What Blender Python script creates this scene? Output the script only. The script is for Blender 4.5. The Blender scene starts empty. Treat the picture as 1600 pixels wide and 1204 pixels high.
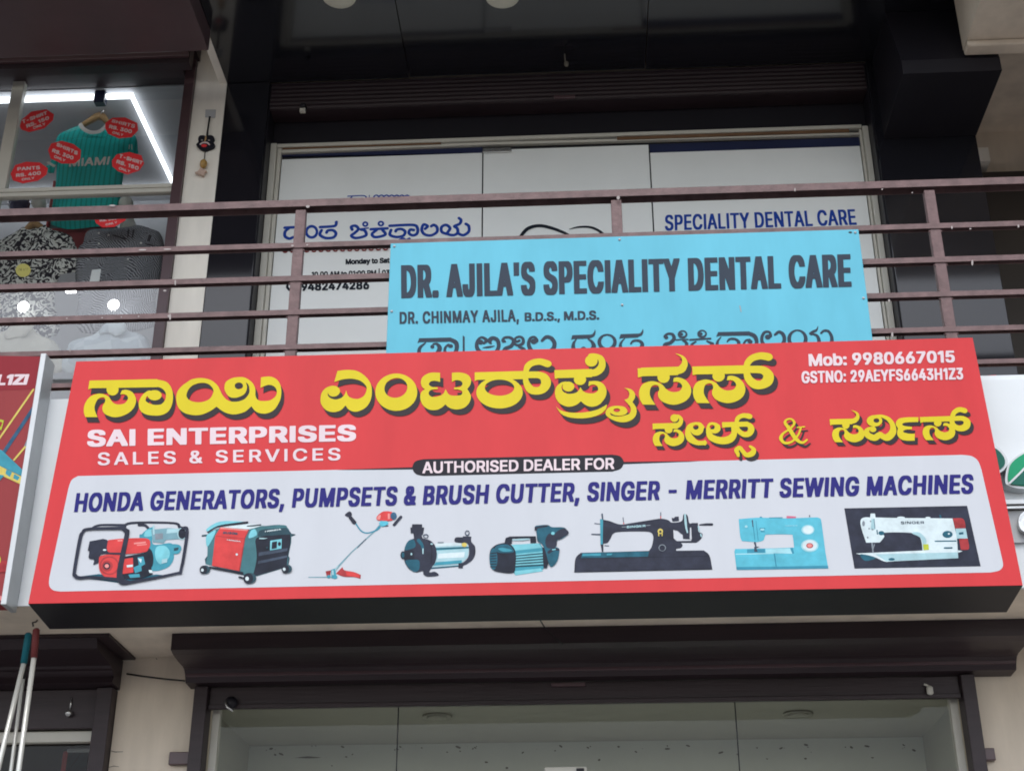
import bpy, bmesh, math, random
import numpy as np
from mathutils import Vector, Matrix
from mathutils.geometry import tessellate_polygon
random.seed(7)
rad = math.radians
sc = bpy.context.scene
col = sc.collection

# ------------------------------------------------------------------ camera
F, PITCH, YAW, ROLL = 2227.17, .455952, -.0524343, -.0022988
CAM = np.array([0., -5.17, 1.55])
cyw, syw, cp, sp = math.cos(YAW), math.sin(YAW), math.cos(PITCH), math.sin(PITCH)
fwd = np.array([syw * cp, cyw * cp, sp]); rgt = np.array([cyw, -syw, 0.]); upv = np.cross(rgt, fwd)
r_ = rgt * math.cos(ROLL) + upv * math.sin(ROLL); u_ = upv * math.cos(ROLL) - rgt * math.sin(ROLL)
MC = np.array([r_, -u_, fwd])
cd = bpy.data.cameras.new('camera'); cam = bpy.data.objects.new('camera', cd); col.objects.link(cam)
cd.sensor_width = 36; cd.lens = 36 * F / 1600; cd.clip_start = .05; cd.clip_end = 2000
m4 = Matrix.Identity(4)
for i in range(3):
    m4[i][0] = r_[i]; m4[i][1] = u_[i]; m4[i][2] = -fwd[i]; m4[i][3] = CAM[i]
cam.matrix_world = m4
sc.camera = cam

# ------------------------------------------------------------------ sky, sun, exposure
SUN_EL, SUN_AZ = 52, 184
w = bpy.data.worlds.new("World"); sc.world = w; w.use_nodes = True
nt = w.node_tree; bg = nt.nodes['Background']
sky = nt.nodes.new('ShaderNodeTexSky'); sky.sky_type = 'NISHITA'; sky.sun_disc = False
sky.sun_elevation = rad(SUN_EL); sky.sun_rotation = rad(SUN_AZ); sky.dust_density = 1.5; sky.air_density = 1.0
hs = nt.nodes.new('ShaderNodeHueSaturation'); hs.inputs['Saturation'].default_value = .42
nt.links.new(sky.outputs[0], hs.inputs['Color']); nt.links.new(hs.outputs[0], bg.inputs['Color'])
bg.inputs['Strength'].default_value = .15
sl = bpy.data.lights.new('sun', 'SUN'); sl.energy = .5; sl.angle = rad(18); sl.color = (1, .975, .94)
so = bpy.data.objects.new('sun', sl); col.objects.link(so)
az, el = rad(SUN_AZ), rad(SUN_EL)
sdir = Vector((math.sin(az) * math.cos(el), math.cos(az) * math.cos(el), math.sin(el)))
so.rotation_euler = sdir.to_track_quat('Z', 'Y').to_euler()
so.location = (0, -8, 12)
sc.view_settings.view_transform = 'Standard'; sc.view_settings.look = 'None'
sc.view_settings.exposure = .90; sc.view_settings.gamma = 1
sc.cycles.max_bounces = 10; sc.cycles.use_denoising = True; sc.cycles.filter_width = 1.8

# ------------------------------------------------------------------ picture rays -> real planes
def ray(p):
    p = np.atleast_2d(np.asarray(p, float))
    d = np.stack([p[:, 0] - 800, p[:, 1] - 602, np.full(len(p), F)], 1)
    return d @ MC
def atY(x, y, Y):
    d = ray((x, y))[0]; return CAM + d * (Y - CAM[1]) / d[1]
class Plane:
    def __init__(s, o, U, V):
        s.o = np.array(o, float); s.U = np.array(U, float); s.V = np.array(V, float); s.N = np.cross(s.U, s.V)
    def uv(s, pts):
        d = ray(pts); t = ((s.o - CAM) @ s.N) / (d @ s.N)
        q = CAM + d * t[:, None] - s.o
        return np.stack([q @ s.U, q @ s.V], 1)
    def xyz(s, uv, off=0.):
        uv = np.asarray(uv, float)
        return s.o + uv[:, :1] * s.U + uv[:, 1:2] * s.V + np.asarray(off).reshape(-1, 1) * s.N
def YP(Y): return Plane((0, Y, 0), (1, 0, 0), (0, 0, 1))
TILT = rad(6)
SIGN = Plane((-.253, 0, 3.2095), (1, 0, 0), (0, math.sin(TILT), math.cos(TILT)))

# ------------------------------------------------------------------ 2D shapes -> flat mesh
def spline(pts, closed=True, n=6):
    P = [(float(p[0]), float(p[1]), (p[2] if len(p) > 2 else 0)) for p in pts]
    N = len(P); out = []
    for i in range(N if closed else N - 1):
        p1, p2 = P[i], P[(i + 1) % N]
        p0 = P[i - 1] if (closed or i > 0) else p1
        p3 = P[(i + 2) % N] if (closed or i + 2 < N) else p2
        if closed and p1[2]: p0 = p1
        if closed and p2[2]: p3 = p2
        for k in range(n):
            t = k / n
            q = [.5 * (2 * p1[j] + (p2[j] - p0[j]) * t + (2 * p0[j] - 5 * p1[j] + 4 * p2[j] - p3[j]) * t * t
                       + (3 * p1[j] - p0[j] - 3 * p2[j] + p3[j]) * t ** 3) for j in (0, 1, 2)]
            out.append(q)
    if not closed: out.append(list(P[-1]))
    return out
class Mask:
    """signed distance on a grid in plane units; negative inside"""
    def __init__(s, lo, hi, step):
        s.st = step; s.lo = np.array(lo) - 4 * step
        n = np.ceil((np.array(hi) + 4 * step - s.lo) / step).astype(int) + 1
        s.x = s.lo[0] + np.arange(n[0]) * step; s.y = s.lo[1] + np.arange(n[1]) * step
        s.a = np.full((n[1], n[0]), 1e3)
    def win(s, lo, hi):
        i0 = max(0, int((lo[0] - s.lo[0]) / s.st)); i1 = min(len(s.x), int((hi[0] - s.lo[0]) / s.st) + 2)
        j0 = max(0, int((lo[1] - s.lo[1]) / s.st)); j1 = min(len(s.y), int((hi[1] - s.lo[1]) / s.st) + 2)
        return slice(j0, j1), slice(i0, i1)
    @staticmethod
    def seg(X, Y, a, b):
        dx, dy = b[0] - a[0], b[1] - a[1]; L = dx * dx + dy * dy + 1e-18
        t = np.clip(((X - a[0]) * dx + (Y - a[1]) * dy) / L, 0, 1)
        return np.hypot(X - a[0] - t * dx, Y - a[1] - t * dy), t
    def poly(s, pts, sub=False):
        pts = np.asarray(pts, float)[:, :2]; m = 3 * s.st
        wj, wi = s.win(pts.min(0) - m, pts.max(0) + m)
        X, Y = np.meshgrid(s.x[wi], s.y[wj])
        if X.size == 0: return s
        ins = np.zeros(X.shape, bool); d = np.full(X.shape, 1e3)
        xx, yy = s.x[wi], s.y[wj]
        for k in range(len(pts)):
            a, b = pts[k - 1], pts[k]
            if a[1] != b[1]:
                rows = (yy > min(a[1], b[1])) & (yy <= max(a[1], b[1]))
                if rows.any():
                    xi = a[0] + (yy[rows] - a[1]) / (b[1] - a[1]) * (b[0] - a[0])
                    ins[rows] ^= xx[None, :] < xi[:, None]
            bi0 = np.searchsorted(xx, min(a[0], b[0]) - m); bi1 = np.searchsorted(xx, max(a[0], b[0]) + m)
            bj0 = np.searchsorted(yy, min(a[1], b[1]) - m); bj1 = np.searchsorted(yy, max(a[1], b[1]) + m)
            if bi1 > bi0 and bj1 > bj0:
                dd = s.seg(X[bj0:bj1, bi0:bi1], Y[bj0:bj1, bi0:bi1], a, b)[0]
                d[bj0:bj1, bi0:bi1] = np.minimum(d[bj0:bj1, bi0:bi1], dd)
        d = np.where(ins, -d, d)
        s.a[wj, wi] = np.maximum(s.a[wj, wi], -d) if sub else np.minimum(s.a[wj, wi], d)
        return s
    def stroke(s, pts, sub=False):
        for a, b in zip(pts[:-1], pts[1:]):
            r = max(a[2], b[2]) + 3 * s.st
            wj, wi = s.win((min(a[0], b[0]) - r, min(a[1], b[1]) - r), (max(a[0], b[0]) + r, max(a[1], b[1]) + r))
            X, Y = np.meshgrid(s.x[wi], s.y[wj])
            if X.size == 0: continue
            d, t = s.seg(X, Y, a, b); d = d - (a[2] + (b[2] - a[2]) * t)
            s.a[wj, wi] = np.maximum(s.a[wj, wi], -d) if sub else np.minimum(s.a[wj, wi], d)
        return s
    def glyphs(s, loops, rx, ry):
        """letter outlines (non-zero winding, holes wind the other way), grown by r"""
        m = 4 * s.st; W = np.zeros(s.a.shape, int); d = np.full(s.a.shape, 1e3)
        for o, P in loops:
            ar = sum(P[i - 1][0] * P[i][1] - P[i][0] * P[i - 1][1] for i in range(len(P)))
            if (ar > 0) != bool(o): P = P[::-1]
            wj, wi = s.win(P.min(0) - s.st, P.max(0) + s.st); xx, yy = s.x[wi], s.y[wj]; Wv = W[wj, wi]
            for k in range(len(P)):
                a, b = P[k - 1], P[k]
                if a[1] != b[1]:
                    up = b[1] > a[1]; rows = (yy > min(a[1], b[1])) & (yy <= max(a[1], b[1]))
                    if rows.any():
                        xi = a[0] + (yy[rows] - a[1]) / (b[1] - a[1]) * (b[0] - a[0])
                        Wv[rows] += (xx[None, :] < xi[:, None]) * (1 if up else -1)
                vj, vi = s.win(np.minimum(a, b) - m, np.maximum(a, b) + m); X, Y = np.meshgrid(s.x[vi], s.y[vj])
                d[vj, vi] = np.minimum(d[vj, vi], s.seg(X, Y, a, b)[0])
        a = np.where(W > 0, -np.minimum(d, 9.), np.minimum(d, 9.)); far = np.abs(a) > 8
        a = np.where(far, np.sign(a) * 4 * s.st, a)
        for ax, r in ((1, rx), (0, ry)):        # strokes grow, corners stay square
            n = int(r / s.st); b = a.copy()
            for k in range(1, n + 1):
                for sg_ in (k, -k): b = np.minimum(b, np.roll(a, sg_, ax))
            fr_ = r / s.st - n      # remaining part of a cell
            c1 = np.roll(a, n + 1, ax) * fr_ + np.roll(a, n, ax) * (1 - fr_); c2 = np.roll(a, -n - 1, ax) * fr_ + np.roll(a, -n, ax) * (1 - fr_)
            a = np.minimum(b, np.minimum(c1, c2))
        s.a = np.minimum(s.a, a); return s
    def faces(s):
        a = s.a; I = a < 0; x, y = s.x, s.y; V = []; Fc = []
        c = I[:-1, :-1].astype(int) + I[:-1, 1:] + I[1:, 1:] + I[1:, :-1]
        full = c == 4
        for j in np.nonzero(full.any(1))[0]:
            row = np.concatenate([[0], full[j].astype(int), [0]]); dd = np.diff(row)
            for i0, i1 in zip(np.nonzero(dd == 1)[0], np.nonzero(dd == -1)[0]):
                n = len(V); V += [(x[i0], y[j]), (x[i1], y[j]), (x[i1], y[j + 1]), (x[i0], y[j + 1])]; Fc.append((n, n + 1, n + 2, n + 3))
        for j, i in zip(*np.nonzero((c > 0) & (c < 4))):
            cs = ((x[i], y[j], a[j, i]), (x[i + 1], y[j], a[j, i + 1]), (x[i + 1], y[j + 1], a[j + 1, i + 1]), (x[i], y[j + 1], a[j + 1, i]))
            n = len(V)
            for k in range(4):
                p, q = cs[k], cs[(k + 1) % 4]
                if p[2] < 0: V.append((p[0], p[1]))
                if (p[2] < 0) != (q[2] < 0):
                    t = p[2] / (p[2] - q[2]); V.append((p[0] + t * (q[0] - p[0]), p[1] + t * (q[1] - p[1])))
            if len(V) - n >= 3: Fc.append(tuple(range(n, len(V))))
            else: del V[n:]
        return V, Fc

class Sheet:
    """prints (flat shapes) on a plane gathered into one mesh; every print lies a little above the one before"""
    def __init__(s, plane, off=.0012, dz=.00025, step=.0013):
        s.pl = plane; s.off = off; s.dz = dz; s.st = step; s.V = []; s.F = []; s.M = []; s.mats = []
        s.o = (0, 0); s.k = 1.
    def zoom(s, x0, y0, k): s.o = (x0, y0); s.k = float(k); return s
    def U(s, pts):          # zoomed picture points -> plane units, third number kept (flag) or scaled (radius)
        p = np.array([[q[0], q[1]] for q in pts], float) / s.k + np.array(s.o)
        return s.pl.uv(p)
    def R(s, pts):
        uv = s.U(pts); q = np.array([[p[0], p[1]] for p in pts], float); q[:, 0] += 10
        uv2 = s.U(q); sc_ = np.hypot(*(uv2 - uv).T) / 10
        return [(uv[i, 0], uv[i, 1], pts[i][2] * sc_[i]) for i in range(len(pts))]
    def put(s, mask, mat, shift=(0, 0)):
        V, Fc = mask.faces()
        if not V: return s
        P = s.pl.xyz(np.array(V) + np.array(shift), s.off)
        n = len(s.V); s.V += P.tolist(); s.F += [tuple(i + n for i in f) for f in Fc]
        if mat not in s.mats: s.mats.append(mat)
        s.M += [s.mats.index(mat)] * len(Fc); s.off += s.dz
        return s
    def mask(s, ops):
        lo = np.array([1e9, 1e9]); hi = -lo; prep = []
        for op in ops:
            k = op[0]
            if k in 'PpHh':      # P smooth polygon, p straight polygon, H/h the same cut out
                u = s.U(op[1]); q = [(u[i, 0], u[i, 1], (op[1][i][2] if len(op[1][i]) > 2 else 0)) for i in range(len(u))]
                q = spline(q) if k in 'PH' else q; q = np.array([(a[0], a[1]) for a in q])
                if k in 'Pp': lo = np.minimum(lo, q.min(0)); hi = np.maximum(hi, q.max(0))
                prep.append((k in 'Hh', 'poly', q))
            elif k in 'Ss':      # stroke (smooth / straight) with radius per point
                q = s.R(op[1]); q = spline(q, False) if k == 'S' else q
                q = [(a[0], a[1], max(a[2], 1e-4)) for a in q]; A = np.array(q)
                lo = np.minimum(lo, (A[:, :2] - A[:, 2:]).min(0)); hi = np.maximum(hi, (A[:, :2] + A[:, 2:]).max(0))
                prep.append((False, 'stroke', q))
            elif k in 'Ee':      # ellipse (cx, cy, rx, ry[, tilt])
                cx, cy, rx, ry = op[1][:4]; tl = op[1][4] if len(op[1]) > 4 else 0
                c = [(cx + rx * math.cos(t) * math.cos(tl) - ry * math.sin(t) * math.sin(tl), cy + rx * math.cos(t) * math.sin(tl) + ry * math.sin(t) * math.cos(tl)) for t in np.linspace(0, 2 * math.pi, 40)[:-1]]
                q = s.U(c)
                if k == 'E': lo = np.minimum(lo, q.min(0)); hi = np.maximum(hi, q.max(0))
                prep.append((k == 'e', 'poly', q))
        m = Mask(lo, hi, s.st)
        for sub, kind, q in prep: getattr(m, kind)(q, sub)
        return m
    def draw(s, mat, *ops): return s.put(s.mask(ops), mat)
    def poly(s, mat, pts): return s.draw(mat, ('P', pts))
    def pol(s, mat, pts): return s.draw(mat, ('p', pts))
    def line(s, mat, pts): return s.draw(mat, ('S', pts))
    def ell(s, mat, *a): return s.draw(mat, ('E', a))
    def text(s, mat, body, tl, tr, br, bl, bold=0., shear=0., shadow=None, track=0.):
        m = text_mask(s, body, tl, tr, br, bl, bold, shear, track)
        if shadow: s.put(m, shadow[0], shadow[1])
        return s.put(m, mat)
    def build(s, name, parent=None):
        me = bpy.data.meshes.new(name); me.from_pydata(s.V, [], s.F)
        for mt in s.mats: me.materials.append(mt)
        me.polygons.foreach_set('material_index', s.M); me.update()
        return link(name, me, parent)
import json
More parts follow.
